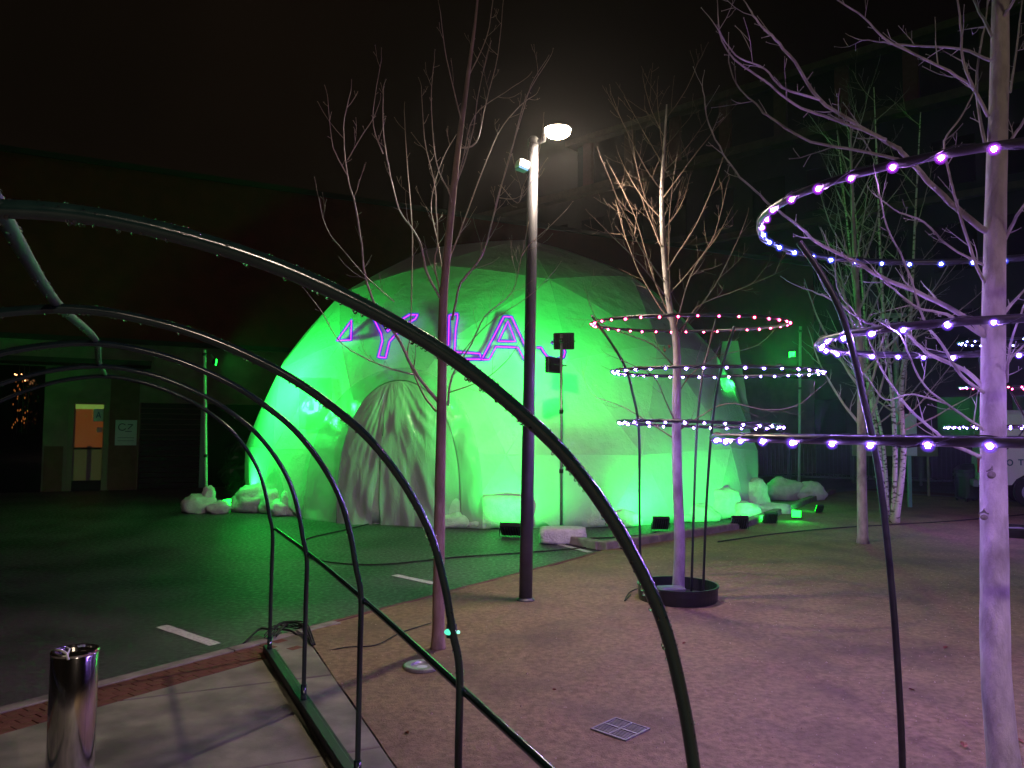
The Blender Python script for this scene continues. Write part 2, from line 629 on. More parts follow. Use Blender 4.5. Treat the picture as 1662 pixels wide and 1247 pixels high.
R = Matrix(((d.x, -d.y, 0), (d.y, d.x, 0), (0, 0, 1)))
mb.box(((a.x + b.x) / 2, (a.y + b.y) / 2, .06), ((b - a).length, .15, .12), R, bev=.012)
mb.build('kerb_stone', M['kerb'], kerb)
# strip of red-brown edging at the far end of the granite
mb = MB()
a, b = G(1395, 797), G(1700, 819)
d = (b - a).normalized()
nn = Vector((d.y, -d.x, 0))
mb.add([a + Vector((0, 0, .032)), b + Vector((0, 0, .032)), b - nn * .9 + Vector((0, 0, .032)), a - nn * .9 + Vector((0, 0, .032))], [(0, 1, 2, 3)])
tag(mb.build('far_path', M['red']), kind='structure')

# painted bay lines
for i, (a, b) in enumerate((((262, 1017), (350, 1047)), ((640, 934), (706, 948)), ((908, 884), (958, 897)))):
    A, B = G(*a), G(*b)
    d = (B - A).normalized()
    n = Vector((d.y, -d.x, 0)) * .05
    mb = MB()
    N = 10
    L, Rr = [], []
    for k in range(N + 1):
        p = A.lerp(B, k / N)
        L.append(p + n * rnd.uniform(.9, 1.06) + Vector((0, 0, .004)))
        Rr.append(p - n * rnd.uniform(.9, 1.06) + Vector((0, 0, .004)))
    mb.add(L + Rr, [(k, k + 1, N + 2 + k, N + 1 + k) for k in range(N)])
    tag(mb.build('bay_marking', M['paint']), kind='structure')

# ================================================================== dome tent
DC = Vector((-.21, 18.5, .18))
DR = 5.82


def geodesic(freq):
    ph = (1 + 5 ** .5) / 2
    vs = [Vector(v).normalized() for v in ((-1, ph, 0), (1, ph, 0), (-1, -ph, 0), (1, -ph, 0), (0, -1, ph), (0, 1, ph), (0, -1, -ph), (0, 1, -ph), (ph, 0, -1), (ph, 0, 1), (-ph, 0, -1), (-ph, 0, 1))]
    fs = [(0, 11, 5), (0, 5, 1), (0, 1, 7), (0, 7, 10), (0, 10, 11), (1, 5, 9), (5, 11, 4), (11, 10, 2), (10, 7, 6), (7, 1, 8), (3, 9, 4), (3, 4, 2), (3, 2, 6), (3, 6, 8), (3, 8, 9), (4, 9, 5), (2, 4, 11), (6, 2, 10), (8, 6, 7), (9, 8, 1)]
    rot = vs[5].rotation_difference(Vector((0, 0, 1))).to_matrix()
    vs = [rot @ v for v in vs]
    out = []
    for a, b, c in fs:
        A, B, C_ = vs[a], vs[b], vs[c]
        g = {}
        for i in range(freq + 1):
            for j in range(freq + 1 - i):
                k = freq - i - j
                g[(i, j)] = ((A * k + B * i + C_ * j) / freq).normalized()
        for i in range(freq):
            for j in range(freq - i):
                out.append((g[(i, j)], g[(i + 1, j)], g[(i, j + 1)]))
                if i + j < freq - 1:
                    out.append((g[(i + 1, j)], g[(i + 1, j + 1)], g[(i, j + 1)]))
    return out


dome = thing('dome_tent', (DC.x, DC.y, 0), 'large white geodesic dome tent lit bright green, standing on the asphalt', 'tent')
ZR = Matrix.Rotation(radians(13), 3, 'Z')
door_az = atan2((-2.15 - DC.x), (13.2 - DC.y))
for A, B, C_ in geodesic(3):
    A, B, C_ = ZR @ A, ZR @ B, ZR @ C_
    if min(A.z, B.z, C_.z) < -.30 or max(A.z, B.z, C_.z) < .10: continue
    N = 6
    idx, vs, fs = {}, [], []
    for i in range(N + 1):
        for j in range(N + 1 - i):
            k = N - i - j
            fl = (A * k + B * i + C_ * j) / N
            sp = fl.normalized()
            q = fl.lerp(sp, .28)
            q = Vector((q.x, q.y, q.z)) * DR * 1.012
            if q.z < 0: # the cover hangs straight down below the equator
                hr = sqrt(q.x ** 2 + q.y ** 2)
                f_ = DR * .985 / hr
                q.x *= f_; q.y *= f_
            wv = .012 * noise.noise(Vector((q.x * 1.7, q.y * 1.7, q.z * .9)))
            q += sp * wv
            p = q + DC
            p.z = max(p.z, .004)
            idx[(i, j)] = len(vs)
            vs.append(p)
    for i in range(N):
        for j in range(N - i):
            fs.append((idx[(i, j)], idx[(i + 1, j)], idx[(i, j + 1)]))
            if i + j < N - 1:
                fs.append((idx[(i + 1, j)], idx[(i + 1, j + 1)], idx[(i, j + 1)]))
    mb = MB()
    mb.add(vs, fs)
    mb.build('panel', M['vinyl'], dome, smooth=True)


mb = MB()
seen = set()
for A, B, C_ in geodesic(3):
    A, B, C_ = ZR @ A, ZR @ B, ZR @ C_
    if min(A.z, B.z, C_.z) < -.30 or max(A.z, B.z, C_.z) < .10: continue
    for a_, b_ in ((A, B), (B, C_), (C_, A)):
        key = tuple(sorted((tuple(round(q, 3) for q in a_), tuple(round(q, 3) for q in b_))))
        if key in seen: continue
        seen.add(key)
        if (a_.y + b_.y) > .9: continue
        pp = []
        for k in range(7):
            fl = a_.lerp(b_, k / 6)
            q = fl.lerp(fl.normalized(), .28) * DR * 1.012
            if q.z < 0:
                f_ = DR * .985 / sqrt(q.x ** 2 + q.y ** 2)
                q.x *= f_; q.y *= f_
            q += fl.normalized() * (.012 * noise.noise(Vector((q.x * 1.7, q.y * 1.7, q.z * .9))) - .004)
            pp.append(Vector((q.x + DC.x, q.y + DC.y, max(.004, q.z + DC.z))))
        mb.tube(pp, .007, 5)
mb.build('seam', M['vinyl'], dome, smooth=True)


def on_dome(u, v, off=.05):
    d = ray(u, v).normalized()
    o = Vector((0, 0, CAM_H)) - DC
    b = o.dot(d)
    disc = b * b - (o.length_squared - (DR + off) ** 2)
    t = -b - sqrt(max(0, disc))
    return Vector((0, 0, CAM_H)) + d * t


# crinkled clear sheeting: the doorway and the flaps beside it
sheet = bpy.data.materials.new("clear_plastic_sheet")
sheet.use_nodes = True
nt = sheet.node_tree
b = nt.nodes["Principled BSDF"]
b.inputs["Base Color"].default_value = (.46, .50, .50, 1)
b.inputs["Roughness"].default_value = .2
b.inputs["Specular IOR Level"].default_value = .8
tcx = nt.nodes.new("ShaderNodeTexCoord")
mpx = nt.nodes.new("ShaderNodeMapping")
mpx.inputs["Scale"].default_value = (1, 1, .35)
n1 = nt.nodes.new("ShaderNodeTexNoise")
n1.inputs["Scale"].default_value = 6
n1.inputs["Detail"].default_value = 6
n1.inputs["Distortion"].default_value = 1.5
bp = nt.nodes.new("ShaderNodeBump")
bp.inputs["Strength"].default_value = .35
bp.inputs["Distance"].default_value = .05
nt.links.new(tcx.outputs["Object"], mpx.inputs[0])
nt.links.new(mpx.outputs[0], n1.inputs["Vector"])
nt.links.new(n1.outputs["Fac"], bp.inputs["Height"])
nt.links.new(bp.outputs["Normal"], b.inputs["Normal"])
b.inputs["Alpha"].default_value = .9
M['sheet'] = sheet

dY = 12.75                                            # plane of the door hoop
DA, DB = G(546, 848), G(748, 852)                     # feet of the door hoop
DA = P(546, 848, dY + .45); DA.z = 0
DB = P(748, 850, dY); DB.z = 0
dx = (DB - DA)
dw = dx.length
dx.normalize()
dn = Vector((dx.y, -dx.x, 0))                         # outwards
if dn.y > 0: dn = -dn
DH = 2.42


def arch(t, grow=1.0):
    """t 0..1 from the left foot over the top to the right foot"""
    a = pi * (1 - t)
    x = dw / 2 * (1 + cos(a) * grow)
    z = DH * (sin(a) ** .72) * (.5 + .5 * grow)
    return x, max(z, 0)


doorway = MB()
pts = []
for i in range(33):
    x, z = arch(i / 32)
    pts.append(DA + dx * x + Vector((0, 0, z)))
doorway.tube(pts, .013, 6)
hoop_o = doorway.build('door_hoop', M['galv'], dome, smooth=True)
slit = .33
for side in (0, 1):
    mb = MB()
    NX, NZ = 46, 40
    vs, fs = [], []
    for j in range(NZ + 1):
        zf = j / NZ
        z = zf * DH
        # half width of the hoop at this height
        s_ = min(1, z / DH)
        a = math.asin(min(1, s_ ** (1 / .72)))
        hwid = dw / 2 * cos(a)
        xl, xr = dw / 2 - hwid, dw / 2 + hwid
        xc = dw * slit + (dw * .42 - dw * slit) * zf ** 1.5
        xc = min(max(xc, xl), xr)
        open_ = .07 * max(0, 1 - zf / .55)
        for i in range(NX + 1):
            u_ = i / NX
            x = (xl + (xc - open_ - xl) * u_) if side == 0 else (xc + open_ + (xr - xc - open_) * u_)
            ang = atan2(x - dw * .42, DH * 1.02 - z)
            fold = .030 * sin(ang * 19 + 9 * noise.noise(Vector((x * 1.6, z * .9, side * 5)))) * (.4 + .9 * abs(noise.noise(Vector((x * 2, z * 1.5, 9))))) * (.35 + .65 * (1 - zf)) * min(1, 3 * (1 - zf) + .2)
            fold += .07 * noise.noise(Vector((x * 2.6, z * 1.5, 3 + side))) + .022 * noise.noise(Vector((ang * 16, z * 2, 6)))
            fold += .09 * max(0, .5 - zf) * sin(x * 5)
            edge_ = min(1, 6 * min(abs(x - xl), abs(xr - x)) / dw + .05)
            p = DA + dx * x + Vector((0, 0, z)) + dn * (fold * edge_ + .05 * edge_)
            vs.append(p)
    for j in range(NZ):
        for i in range(NX):
            k_ = j * (NX + 1) + i
            fs.append((k_, k_ + 1, k_ + NX + 2, k_ + NX + 1))
    mb.add(vs, fs)
    mb.build('door_curtain', M['sheet'], dome, smooth=True)
mb = MB()      # black sheet standing in for the darkness behind the slit
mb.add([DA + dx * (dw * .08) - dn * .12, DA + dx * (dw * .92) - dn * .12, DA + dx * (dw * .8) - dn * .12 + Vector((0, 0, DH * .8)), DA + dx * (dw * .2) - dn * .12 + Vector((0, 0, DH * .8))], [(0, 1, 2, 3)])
mb.build('dark_backing', M['rubber'], dome)
# clear flaps running back from the hoop onto the dome, left and right, and over the top
mb = MB()
NA, NB = 90, 10
vs, fs = [], []
for i in range(NA + 1):
    t = i / NA
    x, z = arch(t)
    a = DA + dx * x + Vector((0, 0, z))
    gx = (x - dw / 2)
    out = 1.0 if gx < 0 else .55
    tgt = DA + dx * (dw / 2 + gx * (1.0 + .62 * out)) + Vector((0, 0, z * 1.10))
    # drop the target back on the dome skin
    rel = tgt - DC
    hr2 = max(.1, DR * DR * 1.03 - rel.z ** 2 - rel.x ** 2)
    tgt = Vector((tgt.x, DC.y - sqrt(hr2) - .015, tgt.z))
    for j in range(NB + 1):
        s_ = j / NB
        p = a.lerp(tgt, s_)
        am = 4 * s_ * (1 - s_)
        am += .25
        f_ = .05 * noise.noise(Vector((t * 26, s_ * 1.2, 1))) + .03 * noise.noise(Vector((t * 60, s_ * 2, 4)))
        p += Vector((0, -1, .1)) * (f_ * am + .02)
        p.z = max(p.z, .01)
        vs.append(p)
for i in range(NA):
    for j in range(NB):
        k_ = i * (NB + 1) + j
        fs.append((k_, k_ + 1, k_ + NB + 2, k_ + NB + 1))
mb.add(vs, fs)
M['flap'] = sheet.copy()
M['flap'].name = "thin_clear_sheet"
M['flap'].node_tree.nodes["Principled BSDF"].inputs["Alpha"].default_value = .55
mb.build('door_flap', M['flap'], dome, smooth=True)

# glossy patches added to imitate light highlights on the skin
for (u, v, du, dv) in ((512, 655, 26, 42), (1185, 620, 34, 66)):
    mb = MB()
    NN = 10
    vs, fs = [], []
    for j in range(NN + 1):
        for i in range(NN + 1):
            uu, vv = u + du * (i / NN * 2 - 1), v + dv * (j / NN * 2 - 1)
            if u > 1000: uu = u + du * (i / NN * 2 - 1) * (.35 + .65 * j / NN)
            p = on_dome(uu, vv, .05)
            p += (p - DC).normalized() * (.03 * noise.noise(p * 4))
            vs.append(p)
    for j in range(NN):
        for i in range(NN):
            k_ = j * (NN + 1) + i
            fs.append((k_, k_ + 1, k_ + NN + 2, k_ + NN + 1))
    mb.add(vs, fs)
    mb.build('highlight_patch', M['flap'], dome, smooth=True)

# ------------------------------------------------------------------ neon lettering on the dome
M['neon'] = emit("neon_tube", (1, .07, .75), 2.4)
M['neonshell'] = glow_shell("neon_sleeve", (.07, .005, 1), .9, .5)  # glowing shell imitates the blue halo round the tube


def zn(x, y): return on_dome(520 + x / 4.155, 490 + y / 4.155, .13)


sgn_p = on_dome(700, 550, .13)
neon = thing('neon_sign', sgn_p, 'purple and pink neon tube lettering fixed to the front of the green dome', 'sign')
letters = [
    ('letter_stroke', [[(210, 125), (205, 258), (112, 262)]], True),
    ('letter', [[(350, 95), (385, 92), (455, 200), (500, 150), (600, 88), (655, 88), (640, 115), (575, 155), (495, 235), (465, 270), (440, 378), (390, 373), (418, 265), (410, 215)]], True),
    ('letter', [[(868, 92), (925, 82), (925, 110), (912, 190), (905, 338), (1075, 350), (1085, 388), (862, 386)]], True),
    ('letter', [[(1088, 390), (1238, 100), (1290, 102), (1430, 402), (1375, 388), (1332, 308), (1185, 303), (1138, 390)], [(1265, 130), (1200, 266), (1316, 268)]], True),
    ('letter', [[(1460, 310), (1490, 308), (1505, 335), (1530, 370), (1590, 388), (1640, 372), (1650, 340), (1642, 318), (1600, 286), (1555, 272)]], False)]
for nm, paths, cl in letters:
    mb = MB()
    for path in paths:
        pp = [zn(*q) for q in path]
        if cl: pp.append(pp[0])
        fine = []
        for a, b_ in zip(pp[:-1], pp[1:]):
            for k in range(5): fine.append(a.lerp(b_, k / 5))
        fine.append(pp[-1])
        if cl: fine.pop()
        mb.tube(fine, .011, 6, 0, closed=cl)
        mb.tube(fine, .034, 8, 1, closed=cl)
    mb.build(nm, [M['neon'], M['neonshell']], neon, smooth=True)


# ================================================================== fake snow
def blob(mb, c, r, seed, amp=.25, nu=28, nv=16, box=0.0):
    c = Vector(c)
    vs, fs = [], []
    for j in range(nv + 1):
        b_ = -pi / 2 + pi * j / nv
        for k in range(nu):
            a = 2 * pi * k / nu
            d = Vector((cos(b_) * cos(a), cos(b_) * sin(a), sin(b_)))
            if box:
                m_ = max(abs(d.x), abs(d.y), abs(d.z))
                d = d.lerp(d / m_ * .8, box)
            f_ = 1 + amp * noise.noise(d * 1.7 + Vector((seed, seed * 2.3, 0))) + amp * .4 * noise.noise(d * 5 + Vector((seed, 0, seed)))
            p = c + Vector((d.x * r[0], d.y * r[1], d.z * r[2])) * f_
            p.z = max(p.z, .003 + .001 * noise.noise(p * 9))
            vs.append(p)
    for j in range(nv):
        for k in range(nu):
            l = (k + 1) % nu
            fs.append((j * nu + k, j * nu + l, (j + 1) * nu + l, (j + 1) * nu + k))
    mb.add(vs, fs)


def snow(name, label, cat, blobs):
    mb = MB()
    for i, bb in enumerate(blobs):
        blob(mb, *bb[:2], seed=rnd.uniform(0, 50), amp=.28 if len(bb) < 3 else bb[3] if len(bb) > 3 else .12, box=bb[2] if len(bb) > 2 else 0)
    c = Vector(blobs[0][0]); c.z = 0
    return tag(mb.build(name, M['snow'], smooth=True, origin=c), label, cat, 'fake snow around the dome and its light poles')


def gb(u, v, Y=None):
    p = G(u, v)
    return p


g = G(330, 833)
snow('snow_mound', 'lumpy fake snow heap at the foot of the left light pole', 'snow mound',
     [((g.x - .12, g.y + .1, .12), (.34, .26, .22)), ((g.x + .28, g.y, .08), (.22, .18, .15)), ((g.x + .03, g.y + .15, .33), (.12, .12, .16))])
g = G(405, 832)
snow('snow_mound', 'white snow clump at the left end of the dome, by its lit edge', 'snow mound',
     [((g.x + .05, g.y + .1, .22), (.38, .3, .34)), ((g.x - .22, g.y + .2, .12), (.2, .2, .22)), ((g.x + .5, g.y - .1, .2), (.3, .25, .3))])
g = G(470, 838)
snow('snow_mound', 'wide grey snow clump just left of the plastic doorway', 'snow mound',
     [((g.x + .1, g.y + .2, .2), (.36, .26, .36), .4), ((g.x + .6, g.y - .05, .1), (.42, .18, .14)), ((g.x - .2, g.y + .1, .1), (.2, .2, .2))])
g = G(760, 858)
snow('snow_mound', 'low snow drift right of the doorway, left of the big snow block', 'snow mound',
     [((g.x - .2, g.y + .15, .07), (.38, .18, .18)), ((g.x + .2, g.y + .1, .06), (.3, .15, .15))])
g = G(818, 860)
snow('snow_block', 'square snow block against the dome, behind the tall lamp post', 'snow block',
     [((g.x + .05, g.y + .25, .27), (.52, .22, .33), .85, .1)])
g = G(812, 850)
g = G(905, 856)
snow('snow_block', 'low snow bank behind the pole with two floodlights', 'snow block',
     [((g.x, g.y + .3, .18), (.48, .2, .22), .7, .14), ((g.x + .45, g.y + .25, .15), (.3, .2, .2))])
g = G(968, 858)
snow('snow_block', 'snow block against the dome, right of the pole with two floodlights', 'snow block',
     [((g.x, g.y + .35, .26), (.34, .22, .34), .7, .14), ((g.x + .45, g.y + .35, .1), (.35, .16, .16))])
g = G(1090, 852)
snow('snow_mound', 'thin snow drift along the dome behind the ringed small tree', 'snow mound',
     [((g.x - .3, g.y + .4, .09), (.7, .2, .17)), ((g.x + .5, g.y + .6, .1), (.5, .2, .2))])
g = G(1175, 846)
snow('snow_mound', 'rounded snow clump behind the two right-hand ring poles', 'snow mound',
     [((g.x, g.y + .5, .27), (.46, .3, .36)), ((g.x - .4, g.y + .4, .15), (.3, .3, .25)), ((g.x + .5, g.y + .4, .12), (.3, .25, .2))])
g = G(1232, 832)
snow('snow_mound', 'snow clump at the right edge of the dome', 'snow mound',
     [((g.x + .0, g.y + .2, .28), (.27, .3, .4)), ((g.x + .2, g.y - .2, .08), (.42, .3, .12))])
g = G(1290, 812)
snow('snow_mound', 'separate snow heap at the foot of the right light pole', 'snow mound',
     [((g.x - .2, g.y + .1, .22), (.45, .3, .30)), ((g.x + .38, g.y, .16), (.38, .25, .26))])
g = G(912, 885)
snow('snow_block', 'oblong snow slab covering the foot of the pole with two floodlights', 'snow block',
     [((g.x + .02, g.y + .2, .115), (.40, .24, .135), .9, .06)])


# ================================================================== floodlights
M['green_on'] = emit("green_led_lit", (.004, 1, .02), 16)
GREEN = (.020, 1.0, .085)


def flood(name, loc, target, label, size=.2, power=120, spot=130, lit=True, group='green floodlights aimed at the dome', blend=.6, lens_s=None):
    """black box floodlight: body with fins, yoke bracket, lens"""
    loc, target = Vector(loc), Vector(target)
    d = (target - loc).normalized()
    q = d.to_track_quat('-Z', 'Y')
    R = q.to_matrix()
    t = thing(name, loc, label, 'floodlight', group)
    mb = MB()
    mb.box(loc, (size * 1.25, size, size * .3), R, bev=size * .04)
    for i in range(7):
        mb.box(loc + R @ Vector((size * (-.48 + .16 * i), 0, size * .21)), (size * .03, size * .8, size * .12), R)
    mb.build('housing', M['blackmetal'], t)
    mb = MB()
    mb.box(loc + R @ Vector((0, 0, -size * .165)), (size * 1.1, size * .85, size * .03), R)
    mb.build('lens', lens_s or M['green_on'], t)
    mb = MB()
    a = loc + R @ Vector((-size * .68, 0, 0))
    b_ = loc + R @ Vector((size * .68, 0, 0))
    e = Vector((0, 0, -size * .62)) if loc.z < .5 else R @ Vector((0, 0, size * .6))
    mb.tube([a, a + e, b_ + e, b_], size * .035, 5)
    mb.build('bracket', M['blackmetal'], t)
    l = bpy.data.lights.new('flood_beam', 'SPOT')
    l.energy = power * 1.4
    l.color = GREEN
    l.spot_size = radians(spot)
    l.spot_blend = blend
    l.shadow_soft_size = .09
    lo = bpy.data.objects.new('flood_beam', l)
    COL.objects.link(lo)
    lo.parent = t
    lo.rotation_euler = q.to_euler()
    lo.location = d * (size * .28)
    return t


def pole_stand(name, foot, top, label, r=.022, m='galv'):
    t = thing(name, foot, label, 'light pole', 'poles holding floodlights around the dome')
    mb = MB()
    h_ = top.z
    mb.tube([foot, foot.lerp(top, .5), top], r, 10)
    mb.build('pole', M[m], t, smooth=True)
    mb = MB()
    for f_ in (.33, .62, .97):
        p = foot.lerp(top, f_)
        mb.tube([p - Vector((0, 0, .03)), p + Vector((0, 0, .03))], r * 1.45, 10)
    mb.build('clamp', M['blackmetal'], t, smooth=True)
    mb = MB()
    mb.box((foot.x, foot.y, .012), (.5, .5, .02))
    mb.build('base_plate', M['blackmetal'], t)
    return t


pc = G(911, 876)
topc = P(911, 543, pc.y)
pole_stand('light_pole', pc, topc, 'thin grey pole in front of the dome, carrying two black floodlights')
lp1 = P(915, 554, pc.y + .12)
lp2 = P(897, 593, pc.y + .10)
flood('floodlight', lp1, Vector((1.3, 14.5, 3.6)), 'black square floodlight at the top of the middle light pole', .25, 330)
flood('floodlight', lp2, Vector((-2.3, 14.0, 2.6)), 'tilted black floodlight just below the top one on the middle light pole', .24, 330)
pl = G(335, 826)
tl = P(332, 568, pl.y)
lpole = pole_stand('light_pole', pl, tl, 'pale pole standing left of the dome in a snow heap', .03, 'palepole')
flood('floodlight', P(349, 588, pl.y - 1.0), Vector((-3.4, 14.9, 2.5)), 'glowing green floodlight on the left light pole', .13, 900, 168)
mb = MB()
mb.tube([Vector((pl.x, pl.y, tl.z - .10)), P(349, 588, pl.y - .95) + Vector((0, .05, .0))], .014, 8)
mb.build('light_arm', M['galv'], lpole, smooth=True)
pr = G(1297, 797)
tr = P(1299, 530, pr.y)
pole_stand('light_pole', pr, tr, 'pale pole standing right of the dome in a snow heap', .035, 'palepole')
flood('floodlight', P(1286, 575, pr.y - .1), Vector((4.2, 17.4, 3.6)), 'glowing green floodlight on the right light pole', .15, 560, 112)
# ground floodlights
g = G(829, 872); flood('floodlight', (g.x, g.y, .12), (g.x + .3, 13.5, 2.2), 'black floodlight on the asphalt just left of the tall lamp post', .25, 170)
g = G(1072, 862); flood('floodlight', (g.x, g.y, .13), (g.x - .2, g.y + 2.5, 1.5), 'black floodlight on the ground behind the ringed small tree', .22, 140)
g = G(1200, 862); flood('floodlight', (g.x, g.y, .14), (g.x - .1, g.y + 2.8, 1.6), 'dark floodlight by the kerb, left of the one shining on the ground', .22, 120)
g = G(1250, 852); flood('floodlight', (g.x, g.y, .12), (g.x - .6, g.y + 2.8, 1.3), 'dark floodlight by the kerb between its two neighbours', .2, 60)
g = G(1293, 846); flood('floodlight', (g.x, g.y, .13), (g.x - 1.1, g.y - 1.9, .5), 'brightly lit green floodlight lying on the granite by the kerb', .14, 16, 160)
g = G(1330, 834); flood('floodlight', (g.x, g.y, .1), (g.x - 2.5, g.y + 3, 1.5), 'small dark floodlight on the granite, right of the lit one', .16, 25)
g = G(372, 826); flood('floodlight', (g.x, g.y, .09), (-3.6, 15.0, 2.8), 'dark floodlight on the asphalt beside the left snow heap', .24, 330)
g = G(1285, 806); flood('floodlight', (g.x, g.y, .12), (4.9, 17.8, 1.3), 'small floodlight in front of the right snow heap', .17, 130)
# floods out of sight behind the snow at the foot of the skin are the same lights seen from here as glow
for u, v in ((600, 862),):
    pass

# ================================================================== hoop tunnel
tun = thing('hoop_tunnel', (-1.65, 5.43, 0), 'dark green metal hoop tunnel beaded with rain, crossing the left foreground', 'arch tunnel')
prof = [(0, 0), (0, .3), (0, .6), (.0, .86), (.025, .99), (.055, 1.14), (.105, 1.30), (.19, 1.45), (.30, 1.585), (.42, 1.685), (.56, 1.775), (.74, 1.855), (.9, 1.90), (1.07, 1.92)]
prof = prof + [(2.14 - s_, z) for s_, z in reversed(prof[:-1])]
L5 = Vector((-1.656, 5.433, 0))
ST = Vector((.5, -.99, 0))
HOOPS = []
tuning = {0: (0, 0), 1: (0, -.012), 2: (0, -.0), 3: (.0, -.02), 4: (-.03, -.04)}
for i in range(5):
    base = L5 + ST * i
    ds, dz = tuning[i]
    pts = [base + TN * (s_ + ds * min(1, z)) + Vector((0, 0, z + dz * min(1, z) ** 2)) for s_, z in prof]
    cur = spline(pts, 9)
    HOOPS.append(cur)
    mb = MB()
    mb.tube(cur, .0125, 14)
    # bolted sleeve where the leg meets the arch
    mb.build('hoop', M['pipe'], tun, smooth=True)
mb = MB()
rid = [L5 + ST * (i) + TN * 1.07 + Vector((0, 0, 1.935 + tuning[min(4, max(0, round(i)))][1])) for i in (-.02, 1, 2, 3, 4.02)]
rid[1] += TN * .01; rid[3] += TN * .06; rid[4] += TN * .06
mb.tube(spline(rid, 6), .0125, 12)
mb.build('ridge_pipe', M['rail'], tun, smooth=True)
for nm, off in (('side_rail', 0), ('side_rail', 2.14)):
    mb = MB()
    hts = [.895, .88, .84, .78, .72]
    pts = [L5 + ST * i + TN * (off + (.022 if off == 0 else -.022)) + Vector((0, 0, hts[i])) for i in range(5)]
    if off == 0:
        pts = [L5 + ST * i + TN * (-.020) + Vector((0, 0, hts[i])) for i in range(5)]
    mb.tube(spline(pts, 4), .0125, 12)
    mb.build(nm, M['pipe'], tun, smooth=True)
RT = Matrix(((TD.x, TN.x, 0), (TD.y, TN.y, 0), (0, 0, 1)))
for off in (0, 2.14):
    mb = MB()
    a = L5 - TD * .12 + TN * off
    b_ = L5 + ST * 4 + TD * .1 + TN * off
    c = (a + b_) / 2
    mb.box((c.x, c.y, .052), ((b_ - a).length, .05, .05), RT, bev=.004)
    c2 = c + TN * (.0 - .045 if off == 0 else .045)
    mb.box((c2.x, c2.y, .034), ((b_ - a).length, .036, .012), RT)
    mb.build('base_rail', M['rail'], tun)
for i in range(5):
    for off in (0, 2.14):
        mb = MB()
        p = L5 + ST * i + TN * off
        mb.tube([p + Vector((0, 0, .03)), p + Vector((0, 0, .16))], .017, 10)
        mb.build('socket', M['pipe'], tun, smooth=True)
# rain drops sitting on and hanging from the pipes
mb = MB()


def drops(curve, r, n, lo=.8, under=.5, rs=(.0009, .0021)):
    L = len(curve)
    for _ in range(n):
        i = rnd.randrange(L - 1)
        p = curve[i].lerp(curve[i + 1], rnd.random())
        if p.z < lo: continue
        t = (curve[i + 1] - curve[i]).normalized()
        up = Vector((0, 0, 1)) - t * t.z
        up.normalize()
        sd = t.cross(up)
        if rnd.random() < under:
            a = pi + rnd.gauss(0, .25)
            rr = rnd.uniform(rs[1], rs[1] * 1.5)
        else:
            a = rnd.uniform(-1.5, 1.5)
            rr = rnd.uniform(*rs)
        d = up * cos(a) + sd * sin(a)
        mb.ball(p + d * (r + rr * .35), rr, 7, 5, sc=(1, 1, 1.15))


drops(HOOPS[4], .0125, 1300, .5, .12, (.0007, .0017))
drops(HOOPS[3], .0125, 700, .8, .14, (.0010, .0022))
drops(HOOPS[4], .0125, 130, 1.2, 1.0, (.0012, .0024))
drops(HOOPS[3], .0125, 60, 1.2, 1.0, (.0016, .0028))
drops(HOOPS[2], .0125, 300, 1.0, .15, (.0012, .0022))
drops(HOOPS[1], .0125, 200, 1.0, .2, (.0012, .0022))
drops(spline(rid, 6), .0125, 420, .5, .2)
o = mb.build('raindrops', M['drop'], tun, smooth=True)
o["kind"] = "stuff"
# cable bundle at the far foot of the tunnel
mb = MB()
c0 = G(437, 1040)
for k in range(9):
    a0, b0 = rnd.uniform(-.06, .06), rnd.uniform(-.05, .05)
    pts = [G(437, 1045) + Vector((a0, b0, .05)), G(455, 1030) + Vector((a0, b0, .045 + .05 * rnd.random())), G(478, 1027) + Vector((b0, a0, .035 + .06 * rnd.random())),
           G(495, 1035) + Vector((a0 * .5, b0 * .4, .05 + .05 * rnd.random())), G(508, 1055) + Vector((a0 * .3, b0 * .3, .035))]
    mb.tube(spline(pts, 6), .005, 6)
pts = [G(395, 1045), G(420, 1028) + Vector((0, 0, .03)), G(436, 1032) + Vector((0, 0, .05)), G(470, 1034) + Vector((0, 0, .05)), G(492, 1040)]
mb.tube(spline(pts, 6), .008, 6)
tag(mb.build('cable_bundle', M['rubber'], smooth=True, origin=c0), 'tangle of black cables looped at the far foot of the hoop tunnel', 'cables')
# small teal marker light clipped on the second hoop
mp_ = P(733, 1024, (L5 + ST * 3).y)
mk = thing('clip_light', mp_, 'small glowing teal clip light on the second hoop of the tunnel', 'clip light')
mb = MB(); mb.ball(mp_ + Vector((-.008, -.016, 0)), .013, 10, 6, sc=(1.1, .6, .75)); mb.build('lens', emit('teal_glow', (.12, 1, .62), 1.1), mk, smooth=True)
mb = MB(); mb.ball(mp_ + Vector((.022, -.012, -.001)), .0055, 8, 5); mb.build('lens', emit('teal_glow_bright', (.3, 1, .75), 1.6), mk, smooth=True)
mb = MB(); mb.tube([mp_ + Vector((0, 0, -.02)), mp_ + Vector((0, 0, .02))], .0165, 10); mb.build('clip', M['rubber'], mk, smooth=True)

